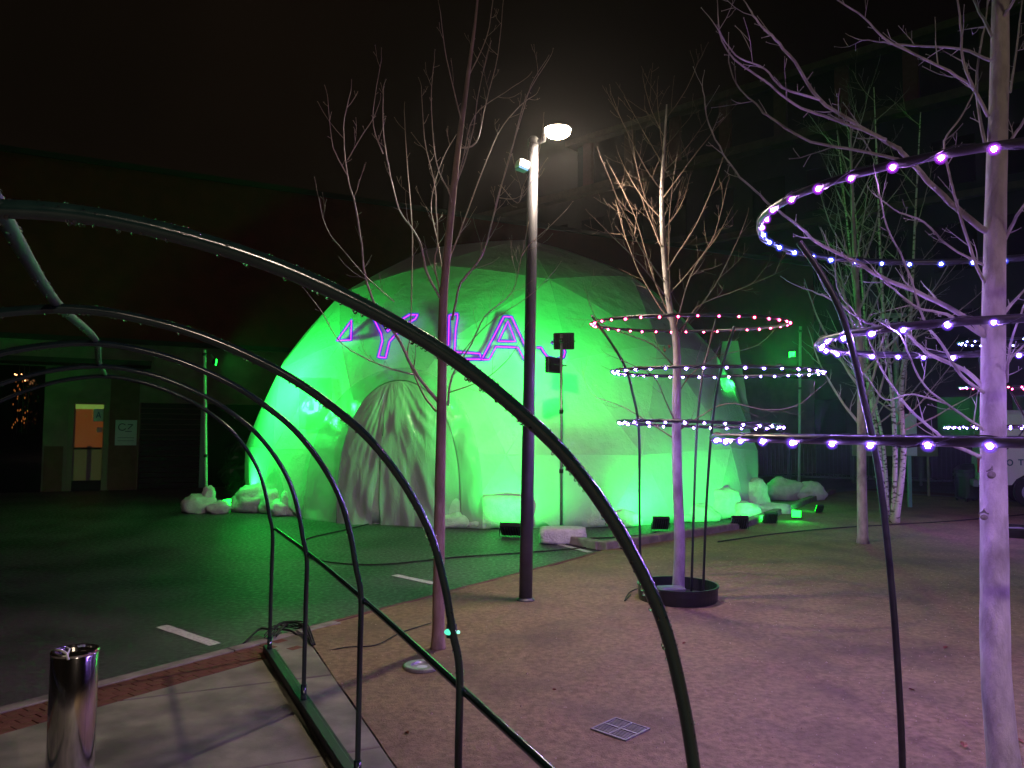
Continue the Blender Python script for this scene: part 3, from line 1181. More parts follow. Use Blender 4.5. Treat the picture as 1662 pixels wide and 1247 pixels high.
# ================================================================== bollard
bp_ = P(122, 1054, 2.42)
bz = bp_.z
bol = thing('bollard', (bp_.x, bp_.y, 0), 'polished steel bollard in the lower left corner of the walk', 'bollard')
mb = MB()
mb.lathe((bp_.x, bp_.y, 0), [(.066, .02), (.066, bz - .012), (.064, bz - .008)], 48)
mb.build('post', M['steel'], bol, smooth=True)
mb = MB()
mb.lathe((bp_.x, bp_.y, 0), [(.067, bz - .010), (.0675, bz - .004), (.065, bz), (.058, bz + .001), (.056, bz - .008), (.0, bz - .010)], 48)
mb.build('cap', M['steel'], bol)
mb = MB()
mb.lathe((bp_.x, bp_.y, 0), [(.085, .02), (.085, .034), (.066, .040)], 32)
mb.build('collar', M['steel'], bol)
mb = MB()
p0 = Vector((bp_.x, bp_.y, bz))
mb.tube([p0 + Vector((-.05, -.03, .004)), p0 + Vector((-.02, -.045, .010)), p0 + Vector((.01, -.062, .004)), p0 + Vector((.018, -.067, -.012))], .004, 6)
mb.tube([p0 + Vector((-.03, .0, .006)), p0 + Vector((.0, -.03, .009)), p0 + Vector((.012, -.064, .001))], .003, 6)
mb.build('tape_strand', M['paper'], bol, smooth=True)

# ================================================================== street lamp
lf = G(853, 978)
ltop = P(862, 228, lf.y - .05)
ltop.x = lf.x + .04
ltop.y = lf.y
lamp = thing('street_lamp', lf, 'tall grey lamp post with a glowing warm white head', 'street lamp')
mb = MB()
mb.tube([lf, lf.lerp(ltop, .25), lf.lerp(ltop, .5), lf.lerp(ltop, .75), ltop], [.062, .060, .056, .052, .048], 24)
mb.build('post', M['post'], lamp, smooth=True)
mb = MB()
mb.lathe((lf.x, lf.y, 0), [(.085, .0), (.085, .03), (.062, .045)], 24)
mb.build('base_collar', M['post'], lamp)
hd = P(905, 214, lf.y - .05)
armp = ltop + Vector((0, 0, -.02))
mb = MB()
mb.tube([armp + Vector((-.02, 0, .0)), armp + Vector((.1, -.02, .035)), hd + Vector((-.12, 0, .03))], [.03, .026, .024], 10)
mb.lathe((ltop.x, ltop.y, ltop.z - .03), [(.052, 0), (.052, .06), (.03, .085)], 16)
mb.build('arm', M['post'], lamp, smooth=True)
mb = MB()
mb.lathe(hd + Vector((0, 0, .022)), [(.132, 0), (.134, .008), (.11, .022), (.06, .030), (0, .032)], 28)
mb.build('lamp_head', M['post'], lamp, smooth=True)
mb = MB()
mb.lathe(hd + Vector((0, 0, 0)), [(.0, -.060), (.05, -.056), (.09, -.044), (.118, -.022), (.128, .021)], 28)
mb.build('lens', emit('lamp_lens', (1, .80, .56), 36), lamp, smooth=True)
LAMP = hd + Vector((0, 0, -.12))
l = bpy.data.lights.new('lamp_light', 'POINT')
l.energy = 8
l.color = (1, .80, .60)
l.shadow_soft_size = .1
lo = bpy.data.objects.new('lamp_light', l)
COL.objects.link(lo)
lo.parent = lamp
lo.location = LAMP - lf
l = bpy.data.lights.new('lamp_beam', 'SPOT')
l.energy = 430
l.color = (1, .80, .62)
l.spot_size = radians(170)
l.spot_blend = .35
l.shadow_soft_size = .1
lo = bpy.data.objects.new('lamp_beam', l)
COL.objects.link(lo)
lo.parent = lamp
lo.location = LAMP - lf
# its twin stands behind the viewer and lights the near ground
twin = lamp.copy()
COL.objects.link(twin)
twin["label"] = 'second lamp post of the same kind, standing on the granite behind the viewer'
twin.location = (3.4, -3.6, 0)
twin.rotation_euler = (0, 0, radians(120))
for ch_ in list(lamp.children):
    c_ = ch_.copy()
    if ch_.type == 'LIGHT':
        c_.data = ch_.data.copy()
        if c_.data.type == 'SPOT':
            c_.data.energy = 620
            c_.data.spot_size = radians(160)
            c_.data.color = (1, .78, .64)
        else:
            c_.data.energy = 210
    COL.objects.link(c_)
    c_.parent = twin
# box camera on the post
cb = P(848, 268, lf.y - .03)
bx_ = thing('camera_box', cb, 'white box with a blue underside strapped to the lamp post near its top', 'camera')
R = Matrix.Rotation(radians(14), 3, 'Y') @ Matrix.Rotation(radians(20), 3, 'Z')
mb = MB(); mb.box(cb, (.11, .12, .075), R, bev=.008); mb.build('housing', M['whitepaint'], bx_)
mb = MB(); mb.box(cb + R @ Vector((0, -.01, -.048)), (.095, .11, .018), R); mb.build('underside', M['blue'], bx_)
mb = MB(); mb.tube([cb + R @ Vector((.05, 0, 0)), Vector((lf.x + .035, lf.y, cb.z - .01))], .014, 8); mb.build('bracket', M['galv'], bx_)

# ================================================================== trees
def rv(a=1.0):
    return Vector((rnd.uniform(-a, a), rnd.uniform(-a, a), rnd.uniform(-a, a)))


def twig(mb, p, d, L, r, depth=0, up=.35, kink=.16):
    n = max(4, int(L / .07))
    n = min(n, 12)
    pts, rad = [p], [r]
    dd = d.normalized()
    for i in range(n):
        dd = (dd + Vector((0, 0, up / n)) + rv(kink)).normalized()
        p = p + dd * (L / n)
        pts.append(p)
        rad.append(max(.0011, r * (1 - .75 * (i + 1) / n)))
    mb.tube(pts, rad, 5 if r > .004 else 4, cap=False)
    mb.ball(pts[-1], rad[-1] * 1.7, 4, 3, sc=(1, 1, 1.8))
    if depth > 0:
        side = rnd.choice((-1, 1))
        for i in range(1, n):
            if rnd.random() < .55:
                t = (pts[i + 1] - pts[i - 1]).normalized()
                ax = (t.orthogonal().normalized())
                ax.rotate(Matrix.Rotation(rnd.uniform(0, 2 * pi), 3, t))
                twig(mb, pts[i], t * .75 + ax * .8, L * rnd.uniform(.25, .5) * (1 - .4 * i / n), rad[i] * .6, depth - 1, up, kink)


def limb(mb, pts, r0, r1, tw=1.0, tl=.3, depth=1, up=.5, k=5):
    """a limb along a smooth path, with twigs and spurs"""
    cur = spline(pts, k)
    # kinks at the nodes
    cur = [p + rv(r0 * .25) if 0 < i < len(cur) - 1 else p for i, p in enumerate(cur)]
    N = len(cur)
    rad = [r0 + (r1 - r0) * (i / (N - 1)) ** .8 for i in range(N)]
    mb.tube(cur, rad, 8 if r0 > .008 else 6)
    tot = sum((cur[i + 1] - cur[i]).length for i in range(N - 1))
    acc = 0
    nxt = .12 * tot
    for i in range(1, N - 1):
        acc += (cur[i + 1] - cur[i]).length
        if acc > nxt:
            nxt = acc + rnd.uniform(.08, .22) / max(tw, .01)
            t = (cur[i + 1] - cur[i - 1]).normalized()
            ax = t.orthogonal().normalized()
            ax.rotate(Matrix.Rotation(rnd.uniform(0, 2 * pi), 3, t))
            if rnd.random() < .35:
                twig(mb, cur[i], t * .4 + ax, rnd.uniform(.02, .05), max(.0016, rad[i] * .5), 0, .3)
            else:
                twig(mb, cur[i], t * .8 + ax * .75, tl * rnd.uniform(.35, 1.1), max(.0018, rad[i] * .5), depth, up)
    twig(mb, cur[-1], cur[-1] - cur[-3], .08, r1, 0, .3)


def path3(pp, y0, y1, curve=1.0):
    n = len(pp)
    acc = [0]
    for i in range(1, n):
        acc.append(acc[-1] + sqrt((pp[i][0] - pp[i - 1][0]) ** 2 + (pp[i][1] - pp[i - 1][1]) ** 2))
    return [P(pp[i][0], pp[i][1], y0 + (y1 - y0) * (acc[i] / acc[-1]) ** curve) for i in range(n)]


def trunk(mb, pts, r0, r1, n=20, k=10, flare=.35):
    cur = spline(pts, k)
    N = len(cur)
    rad = []
    for i in range(N):
        f_ = i / (N - 1)
        h_ = (cur[i] - cur[0]).length
        rad.append((r0 + (r1 - r0) * f_) * (1 + flare * math.exp(-h_ / .07)) * (1 + .04 * noise.noise(cur[i] * 5)))
    mb.tube(cur, rad, n)
    return cur


# --- right foreground tree (pale bark)
base = Vector((2.235, 3.57, .02))
tr_r = thing('bare_tree', base, 'pale-barked bare tree in the right foreground, its trunk lit violet by the rings', 'tree')
tp = [base, P(1617, 1100, 3.57), P(1614, 900, 3.57), P(1612, 700, 3.57), P(1613, 500, 3.57), P(1617, 300, 3.57), P(1622, 130, 3.57), P(1624, 0, 3.57), P(1628, -120, 3.57), P(1636, -300, 3.57)]
mb = MB()
trunk(mb, tp, .066, .027, 28, flare=.25)
mb.build('trunk', M['bark'], tr_r, smooth=True)
for (u, v, s_) in ((1610, 771, 1.1), (1597, 840, .8)):   # pruning scars
    mb = MB()
    p = P(u, v, 3.53)
    mb.ball(p, .020 * s_, 12, 8, sc=(1.1, .55, .8))
    for k in range(3):
        mb.tube([p + Vector((-.024 + .01 * k, .004, .016 + .004 * k)), p + Vector((0, -.003, .024 + .008 * k)), p + Vector((.024 - .01 * k, .004, .016 + .004 * k))], .003, 6)
    mb.build('pruning_scar', M['scar'], tr_r, smooth=True)
YR = 3.57
RB_ = [
    ([(1600, 375), (1553, 338), (1516, 304), (1479, 264), (1458, 243), (1438, 230), (1381, 196), (1330, 162), (1289, 101), (1259, 64), (1235, 44), (1220, 20)], 3.0, .017, .004, 1),
    ([(1438, 227), (1387, 206), (1337, 189), (1289, 169), (1239, 130), (1198, 101), (1178, 78), (1168, 54), (1166, 34)], 2.9, .008, .003, 1, 3.2),
    ([(1330, 162), (1269, 142), (1242, 112), (1201, 95), (1178, 70), (1160, 40)], 2.85, .006, .0025, 1, 3.1),
    ([(1470, 262), (1394, 245), (1316, 230), (1269, 203), (1239, 183), (1228, 169), (1201, 145), (1184, 108), (1183, 81)], 3.5, .008, .003, 1, 3.3),
    ([(1597, 541), (1570, 518), (1503, 481), (1429, 450), (1388, 424), (1335, 400), (1300, 370), (1262, 342), (1235, 318), (1201, 287), (1174, 250), (1151, 203), (1144, 166), (1140, 135)], 4.3, .015, .003, 1),
    ([(1607, 98), (1556, 79), (1465, 73), (1428, 68), (1394, 64)], 3.9, .009, .003, 1),
    ([(1604, 189), (1580, 145), (1567, 132), (1506, 98), (1438, 64), (1404, 30), (1360, 0), (1340, -30)], 3.2, .010, .003, 1),
    ([(1583, 150), (1563, 101), (1560, 51), (1555, 0), (1552, -60)], 3.3, .008, .004, 1, 3.5),
    ([(1600, 240), (1585, 150), (1590, 85), (1600, 34), (1604, -20)], 3.9, .009, .004, 1),
    ([(1600, 460), (1580, 420), (1553, 331), (1540, 281), (1533, 230), (1560, 190), (1580, 150)], 3.2, .009, .003, 1),
    ([(1600, 632), (1567, 602), (1503, 572), (1469, 541), (1409, 525), (1362, 494), (1328, 477), (1289, 462)], 4.0, .013, .003, 1),
    ([(1600, 548), (1537, 511), (1493, 501), (1450, 470), (1420, 440)], 3.0, .010, .003, 1),
    ([(1600, 700), (1580, 686), (1537, 656), (1503, 629), (1483, 595), (1463, 548), (1436, 528)], 3.1, .008, .003, 1),
    ([(1600, 745), (1537, 718), (1520, 703), (1476, 663), (1436, 609), (1415, 562), (1389, 511), (1358, 467), (1358, 400)], 4.1, .010, .003, 1),
    ([(1537, 656), (1480, 640), (1436, 649), (1409, 615), (1380, 590)], 3.3, .005, .002, 1, 3.4),
    ([(1600, 640), (1560, 610), (1530, 560), (1500, 520), (1470, 430), (1440, 370), (1425, 300)], 2.9, .009, .003, 1),
    ([(1595, 430), (1540, 400), (1500, 360), (1460, 345), (1425, 320)], 3.1, .007, .003, 1),
    ([(1632, 240), (1650, 215), (1675, 170), (1700, 100)], 3.3, .010, .004, 1),
    ([(1630, 390), (1645, 360), (1672, 320), (1710, 280)], 3.2, .011, .004, 1),
    ([(1632, 505), (1650, 485), (1690, 440)], 3.7, .010, .004, 1),
    ([(1630, 595), (1650, 572), (1700, 530)], 3.4, .009, .004, 1),
    ([(1622, 40), (1640, 10), (1660, -30)], 3.4, .012, .005, 1),
    ([(1612, 60), (1590, 20), (1570, -20)], 3.8, .010, .005, 1),
    ([(1640, 150), (1652, 60), (1660, -10)], 3.9, .006, .004, 1),
    ([(1634, 620), (1640, 560), (1660, 500)], 3.2, .008, .004, 1),
]
for e in RB_:
    pp, y1, r0, r1, dep = e[:5]
    y0 = e[5] if len(e) > 5 else YR
    mb = MB()
    limb(mb, path3(pp, y0, y1), r0 * .92, r1 * .8, 1.5, .20, 1, .4, 4)
    mb.build('branch', M['bark'], tr_r, smooth=True)

# --- left tree beside the uplight ring
base = G(711, 1058)
base.z = .015
YL = base.y
tr_l = thing('bare_tree', base, 'slender brown bare tree between the hoop tunnel and the lamp post', 'tree')
tp = [base, P(712, 960, YL), P(714, 800, YL), P(717, 650, YL), P(719, 500, YL), P(727, 400, YL), P(736, 310, YL), P(745, 230, YL), P(756, 150, YL), P(764, 90, YL), P(772, 30, YL), P(780, -60, YL)]
mb = MB()
trunk(mb, tp, .046, .006, 20, flare=.35)
mb.build('trunk', M['bark2'], tr_l, smooth=True)
LB = [
    ([(710, 650), (671, 599), (646, 549), (611, 499), (593, 449), (587, 398), (577, 334), (564, 282), (558, 208), (569, 151)], 4.9, .016, .003),
    ([(564, 285), (545, 250), (538, 225), (532, 160)], 4.8, .005, .002, 5.0),
    ([(564, 260), (587, 221), (606, 192), (615, 170)], 5.1, .004, .002, 5.0),
    ([(708, 668), (687, 640), (662, 580), (666, 536), (669, 380), (660, 257), (656, 180)], 6.3, .011, .003),
    ([(718, 490), (693, 443), (683, 398), (670, 372), (648, 340), (631, 273), (622, 208), (622, 148)], 5.1, .012, .003),
    ([(622, 250), (606, 205), (609, 154), (619, 99)], 5.0, .005, .002, 5.2),
    ([(717, 485), (705, 430), (710, 398), (708, 337), (705, 298), (689, 225), (684, 141)], 5.9, .009, .003),
    ([(731, 350), (731, 318), (708, 263), (700, 160), (705, 100)], 5.4, .007, .003),
    ([(727, 658), (734, 611), (765, 558), (787, 514), (831, 474), (846, 417), (858, 360)], 6.4, .011, .003),
    ([(671, 608), (618, 593), (555, 558), (521, 505), (493, 468)], 4.9, .007, .002, 5.3),
    ([(730, 637), (787, 615), (827, 580), (850, 540)], 5.0, .006, .002),
    ([(734, 520), (740, 490), (749, 458), (784, 411), (808, 321), (834, 231), (853, 160), (891, 96)], 5.2, .012, .003),
    ([(750, 458), (775, 425), (789, 398), (821, 273), (846, 192), (862, 138), (885, 100)], 6.3, .009, .003),
    ([(846, 417), (862, 394), (891, 369), (920, 340)], 6.2, .004, .002, 6.3),
    ([(730, 420), (745, 380), (773, 305), (808, 218), (843, 173), (869, 154)], 6.6, .009, .003),
    ([(740, 300), (753, 265), (769, 205), (776, 154), (790, 90)], 5.2, .007, .003),
    ([(745, 240), (773, 231), (789, 167), (808, 90), (817, 0)], 5.9, .008, .003),
    ([(739, 310), (752, 255), (770, 188), (820, 150), (850, 130)], 5.3, .005, .002),
    ([(722, 470), (712, 400), (700, 330), (718, 260), (740, 220)], 6.3, .006, .002),
    ([(750, 200), (735, 140), (722, 80), (715, 20)], 5.3, .006, .003),
    ([(640, 490), (600, 455), (560, 410), (530, 370), (514, 308)], 5.0, .005, .002, 5.3),
    ([(760, 125), (790, 60), (800, 0), (806, -50)], 6.1, .006, .003),
    ([(812, 300), (840, 330), (850, 300), (874, 250), (882, 200)], 5.6, .004, .002, 5.5),
    ([(808, 321), (838, 322), (860, 300), (880, 270)], 5.0, .004, .002, 5.5),
    ([(733, 600), (760, 560), (800, 520), (860, 480), (900, 440)], 5.1, .006, .002),
]
for e in LB:
    pp, y1, r0, r1 = e[:4]
    y0 = e[4] if len(e) > 4 else YL
    mb = MB()
    limb(mb, path3(pp, y0, y1), r0 * .82, r1 * .7, 1.15, .26, 1, .75, 4)
    mb.build('branch', M['twig'], tr_l, smooth=True)


# --- generic upright bare tree
def bare_tree(base, H, r0, nb, label, m='bark', lean=(0, 0), low=.3, blen=1.0, el=(48, 68), tw=1.0, depth=1, top=True, path=None, group=None, tl=.3, name='bare_tree', root=None, thin=1.0):
    t = root or thing(name, base, label, 'tree', group)
    pts = path or [base + Vector((lean[0] * f_ + .03 * sin(f_ * 7 + base.x), lean[1] * f_ + .03 * cos(f_ * 5 + base.y), H * f_)) for f_ in (0, .15, .3, .45, .6, .75, .9, 1)]
    mb = MB()
    cur = trunk(mb, pts, r0, r0 * .12, 14, 5, .3)
    mb.build('trunk', M[m], t, smooth=True)
    N = len(cur)
    for i in range(nb):
        f_ = low + (1 - low) * (i + rnd.random() * .7) / nb * .93
        k_ = min(N - 2, int(f_ * N))
        p = cur[k_]
        a = i * 2.4 + rnd.uniform(-.4, .4)
        e = radians(rnd.uniform(*el))
        L = blen * (1 - .72 * (f_ - low) / (1 - low)) * rnd.uniform(.75, 1.15)
        d = Vector((cos(a) * cos(e), sin(a) * cos(e), sin(e)))
        q, path_ = p.copy(), [p.copy()]
        for s_ in range(6):
            d = (d + Vector((0, 0, .10)) + rv(.09)).normalized()
            q = q + d * (L / 6)
            path_.append(q.copy())
        mb = MB()
        rr = max(.003, r0 * .42 * (1 - .8 * f_)) * thin
        limb(mb, path_, rr, max(.0018, rr * .25), tw, tl, depth, .4, 2)
        mb.build('branch', M['dulltwig'] if thin < 1 else M['twig'] if m != 'bark' else M['bark'], t, smooth=True)
    return t


# --- middle small tree in the black planter
pb = G(1100, 976)
YM = pb.y
midpath = [Vector((pb.x, pb.y, .02)), P(1103, 880, YM), P(1099, 760, YM), P(1098, 650, YM), P(1098, 560, YM), P(1084, 480, YM), P(1076, 390, YM), P(1074, 310, YM), P(1078, 240, YM), P(1082, 170, YM)]
t_m = bare_tree(Vector((pb.x, pb.y, 0)), 4.8, .058, 19, 'small bare tree standing in the black round planter, inside the pink-topped rings', 'bark', low=.46, blen=1.5, el=(30, 60), tw=1.5, path=midpath, tl=.40, thin=.55)
for i, (pp, y1) in enumerate((([(1098, 690), (1080, 650), (1060, 610), (1020, 590), (985, 575)], 6.6), ([(1098, 715), (1060, 690), (1010, 660), (960, 640), (945, 600)], 7.6),
                              ([(1100, 700), (1130, 680), (1180, 655), (1240, 665), (1290, 660), (1330, 630)], 6.9), ([(1100, 640), (1120, 610), (1160, 580), (1230, 560), (1270, 520)], 7.7),
                              ([(1098, 600), (1060, 560), (1010, 540), (970, 520), (950, 470)], 6.7), ([(1098, 560), (1130, 500), (1200, 470), (1270, 440)], 7.9),
                              ([(1080, 480), (1040, 430), (1000, 390), (960, 350)], 6.8), ([(1090, 520), (1060, 450), (1030, 350), (990, 270)], 7.5),
                              ([(1095, 540), (1120, 450), (1160, 380), (1180, 300)], 6.8))):
    mb = MB()
    limb(mb, path3(pp, YM, y1), .008, .0018, 1.6, .34, 1, .5, 4)
    mb.build('branch', M['dulltwig'], t_m, smooth=True)
for (u, v) in ((1077, 563), (1081, 568), (1074, 571), (1084, 561)):
    mb = MB()
    p = P(u, v, YM - .25)
    a = rnd.uniform(0, 3)
    q = [p, p + Vector((.02 * cos(a), .01, .012)), p + Vector((.035 * cos(a), .0, -.012)), p + Vector((.012 * cos(a), .012, -.03))]
    mb.add(q, [(0, 1, 2), (0, 2, 3)])
    mb.build('leaf', M['leaf'], t_m)

# --- far trees
g = G(1404, 885)
bare_tree(Vector((g.x, g.y, 0)), 6.2, .075, 26, 'straight grey bare tree standing alone on the granite, left of the birches', 'bark', low=.22, blen=2.0, el=(42, 66), tw=1.1, depth=1, tl=.5, lean=(-.1, 0))
gA = G(1452, 852)
birch = thing('birch_clump', Vector((gA.x, gA.y, 0)), 'clump of leaning white birch stems with mottled bark, right of the lone grey tree', 'tree')
for (u0, v0, u1, v1, r_, dy) in ((1436, 842, 1390, 500, .055, .8), (1449, 850, 1432, 480, .05, 0), (1453, 851, 1478, 500, .06, .2), (1441, 838, 1400, 470, .04, 1.2)):
    b0 = G(u0, v0)
    b0.z = .0
    b1 = P(u1, v1, b0.y + dy)
    ttop = b1 + (b1 - b0) * .75 + Vector((0, 0, .8))
    path_ = [b0, b0.lerp(b1, .3) + Vector((rnd.uniform(-.1, .1), 0, 0)), b0.lerp(b1, .62) + Vector((rnd.uniform(-.1, .1), 0, 0)), b1, b1.lerp(ttop, .5), ttop]
    bare_tree(b0, 5.5, r_, 15, None, 'birch', low=.28, blen=2.2, el=(20, 60), tw=1.0, depth=1, path=path_, tl=.55, root=birch)
g = G(1246, 822)
bare_tree(Vector((12.5, 15.8, 0)), 6.0, .06, 16, 'thin bare tree at the far right beyond the frame of rings', 'bark2', low=.3, blen=1.6, tl=.4)


# ================================================================== lit ring stands
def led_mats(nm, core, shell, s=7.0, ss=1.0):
    return [emit(nm + '_chip', core, s), glow_shell(nm + '_halo', shell, ss * 1.5, .5), glow_shell(nm + '_halo_rim', shell, ss * .8, .2)]  # the two translucent shells paint a coloured halo round each chip


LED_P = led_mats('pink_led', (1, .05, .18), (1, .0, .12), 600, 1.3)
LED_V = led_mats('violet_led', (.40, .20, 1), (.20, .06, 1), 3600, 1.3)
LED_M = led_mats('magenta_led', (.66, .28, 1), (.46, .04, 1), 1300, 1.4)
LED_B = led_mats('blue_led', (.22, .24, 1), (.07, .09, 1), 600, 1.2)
BULB = {}


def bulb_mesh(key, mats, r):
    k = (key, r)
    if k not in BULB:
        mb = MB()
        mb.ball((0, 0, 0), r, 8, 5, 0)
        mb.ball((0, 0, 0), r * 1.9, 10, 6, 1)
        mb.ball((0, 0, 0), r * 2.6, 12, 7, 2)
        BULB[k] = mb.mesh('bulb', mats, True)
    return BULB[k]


LEDZ = 1


def ring_stand(c, rings, poles, label, tube_r=.015, bulb_r=.0072, planter=True, pr=.37, group='metal stands of lit rings around the trees'):
    t = thing('ring_stand', c, label, 'light stand', group)
    for pts in poles:
        mb = MB()
        mb.tube(spline(pts, 8), tube_r * .82, 10)
        mb.build('pole', M['blackmetal'], t, smooth=True)
    for (rc, R_, ta, tb, fn, start, spacing) in rings:
        mb = MB()
        N = 72
        pts = [rc + Vector((R_ * cos(2 * pi * i / N), R_ * sin(2 * pi * i / N), ta * cos(2 * pi * i / N) + tb * sin(2 * pi * i / N))) for i in range(N)]
        mb.tube(pts, tube_r, 10, closed=True)
        # cable of the light string, wound loosely round the ring
        wires = []
        for i in range(N * 3):
            a = 2 * pi * i / (N * 3)
            wires.append(rc + Vector(((R_ + .003) * cos(a), (R_ + .003) * sin(a), ta * cos(a) + tb * sin(a))) + Vector((cos(a), sin(a), 0)) * (tube_r * 1.15 * cos(a * 19)) + Vector((0, 0, tube_r * 1.25 * sin(a * 19))))
        rg = None
        mb.tube(wires, .0028, 4, closed=True)
        rg = mb.build('ring', M['blackmetal'], t, smooth=True)
        nb = round(2 * pi * R_ / spacing)
        for i in range(nb):
            a = 2 * pi * i / nb + start
            jit = rnd.uniform(-.012, .012)
            kind = fn(a)
            if kind is None: continue
            key, mats = kind
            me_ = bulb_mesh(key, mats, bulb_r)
            o = bpy.data.objects.new('bulb', me_)
            COL.objects.link(o)
            o.parent = rg
            rad_ = R_ + tube_r * (.75 if sin(a) < .1 else -.75)
            a += jit
            pw = rc + Vector((rad_ * cos(a), rad_ * sin(a), ta * cos(a) + tb * sin(a) - tube_r * .85 + rnd.uniform(-.004, .003)))
            o.location = pw - Vector(rg["w"])
            s_ = rnd.uniform(.88, 1.12)
            o.scale = (s_, s_, s_)
    if planter:
        mb = MB()
        mb.lathe((c[0], c[1], 0), [(pr * .97, .0), (pr * 1.0, .10), (pr, .145), (pr * 1.03, .150), (pr * 1.03, .165), (pr * .98, .165), (pr * .96, .05), (0, .045)], 48)
        mb.build('planter', M['plastic'], t, smooth=False)
        mb = MB()
        mb.box((c[0] - .10, c[1] - .18, .125), (.24, .16, .09), Matrix.Rotation(.1, 3, 'Z'), bev=.01)
        mb.build('power_box', M['greyplastic'], t)
    return t


def fixed(key, mats): return lambda a: (key, mats)


# middle stand
c = Vector((pb.x, pb.y, 0))


def ring_at(u0, u1, v, Y, ta=0, tb=0, fn=None, start=0, sp=.165):
    ctr = P((u0 + u1) / 2, v, Y)
    k_ = sqrt((u1 - u0) ** 2 / 4 / (F * F) / (1 + (u1 - u0) ** 2 / 4 / (F * F)))
    R_ = k_ * Y
    return (ctr, R_, ta, tb, fn, start, sp)


rings = [ring_at(959, 1274, 526, YM, 0, .05, fixed('p', LED_P), .1), ring_at(993, 1326, 604, YM, 0, .028, fixed('v', LED_V), .3), ring_at(1005, 1263, 689, YM, -.02, -.012, fixed('v', LED_V), .05, .17)]
poles = [[P(1040, 968, YM), P(1038, 830, YM), P(1037, 700, YM), P(1026, 635, YM), P(1015, 597, YM - .1), P(994, 560, YM - .1), P(960, 512, YM)],
         [P(1122, 960, YM + .2), P(1126, 830, YM + .25), P(1131, 700, YM + .4), P(1140, 610, YM + .55), P(1153, 555, YM + .7), P(1162, 518, YM + .8)],
         [P(1141, 972, YM - .1), P(1146, 830, YM - .15), P(1155, 700, YM - .35), P(1168, 610, YM - .5), P(1192, 530, YM - .72)]]
for p_ in poles: p_[0].z = .05
ring_stand(c, rings, poles, 'ring stand in a black planter round the small tree, top ring glowing pink')

# right foreground stand
def near_top(a):
    return ('m', LED_M) if sin(a) < .35 else ('b', LED_B)


cR = Vector((2.24, 3.50, 0))


def left_ring(uL, zc, cx, cy, tb=0, ta=0, fn=None, st=0, sp=.165):
    """a level ring centred at (cx, cy) whose left limb lies on the sight line uL"""
    th = math.atan((uL - CX) / F)
    dist = sqrt(cx * cx + cy * cy)
    R_ = dist * sin(atan2(cx, cy) - th)
    return (Vector((cx, cy, zc)), R_, ta, tb, fn, st, sp)


rings = [left_ring(1236, 2.60, 2.24, 3.50, .02, -.02, near_top, .05), left_ring(1330, 2.035, 2.20, 3.55, .0, 0, fixed('v', LED_V), .2, .155), left_ring(1158, 1.575, 2.30, 3.50, 0, .0, fixed('v', LED_V), .12, .165)]
R1, R2, R3 = [r_[1] for r_ in rings]


def ringpt(rg, a, dr=0): return rg[0] + Vector(((rg[1] + dr) * cos(a), (rg[1] + dr) * sin(a), rg[2] * cos(a) + rg[3] * sin(a)))


poles = [[P(1466, 1290, 3.30), P(1461, 1150, 3.30), P(1447, 950, 3.30), P(1425, 760, 3.28), P(1400, 640, 3.25), P(1383, 565, 3.22), P(1362, 500, 3.2), P(1330, 440, 3.2), P(1297, 393, 3.2)],
         [Vector((2.50, 3.74, .05)), Vector((2.60, 3.85, .8)), Vector((2.8, 4.1, 1.57)), Vector((2.85, 4.15, 2.05)), Vector((2.95, 4.25, 2.6))],
         [Vector((2.52, 3.30, .05)), Vector((2.65, 3.2, .8)), Vector((2.85, 3.05, 1.57)), Vector((2.95, 2.95, 2.05)), Vector((3.05, 2.8, 2.6))]]
ring_stand(cR, rings, poles, 'nearest ring stand, violet lights circling the pale trunk at the right edge', .017, .0082, False, .36)

# farther stand, mostly hidden behind the pale trunk
cF = Vector((P(1640, 640, 12.2).x, 12.2, 0))
rings = [ring_at(1570, 1740, 629, 12.2, 0, .03, lambda a: ('p', LED_P) if cos(a) > -.85 else ('b', LED_B), .1), ring_at(1545, 1725, 693, 12.2, 0, -.01, fixed('v', LED_V), .2), ring_at(1566, 1720, 555, 12.2, 0, .03, fixed('b', LED_B), .3)]
poles = [[Vector((cF.x - .3, 12.2, .05)), Vector((cF.x - .35, 12.2, 1)), P(1662, 695, 12.0), P(1648, 650, 12.0), P(1636, 628, 12.0), P(1605, 552, 12.2)],
         [Vector((cF.x + .3, 12.2, .05)), Vector((cF.x + .35, 12.2, 1)), Vector((cF.x + .7, 12.2, 2.9))], [Vector((cF.x, 12.5, .05)), Vector((cF.x, 12.6, 1)), Vector((cF.x, 13, 2.9))]]
ring_stand(cF, rings, poles, 'farthest ring stand, small pink and violet lights beside the white van', .016, .0095)

# ================================================================== things on the granite
g = G(685, 1088)
up_ = thing('ground_ring', (g.x, g.y, .02), 'round pale metal uplight ring set in the granite below the slender tree', 'uplight')
mb = MB(); mb.lathe((g.x, g.y, .018), [(.122, 0), (.122, .016), (.115, .022), (.078, .020), (.072, .006)], 36); mb.build('rim', M['galv'], up_, smooth=False)
mb = MB(); mb.lathe((g.x, g.y, .018), [(.072, .004), (.0, .008)], 36); mb.build('cover', M['signface'], up_)
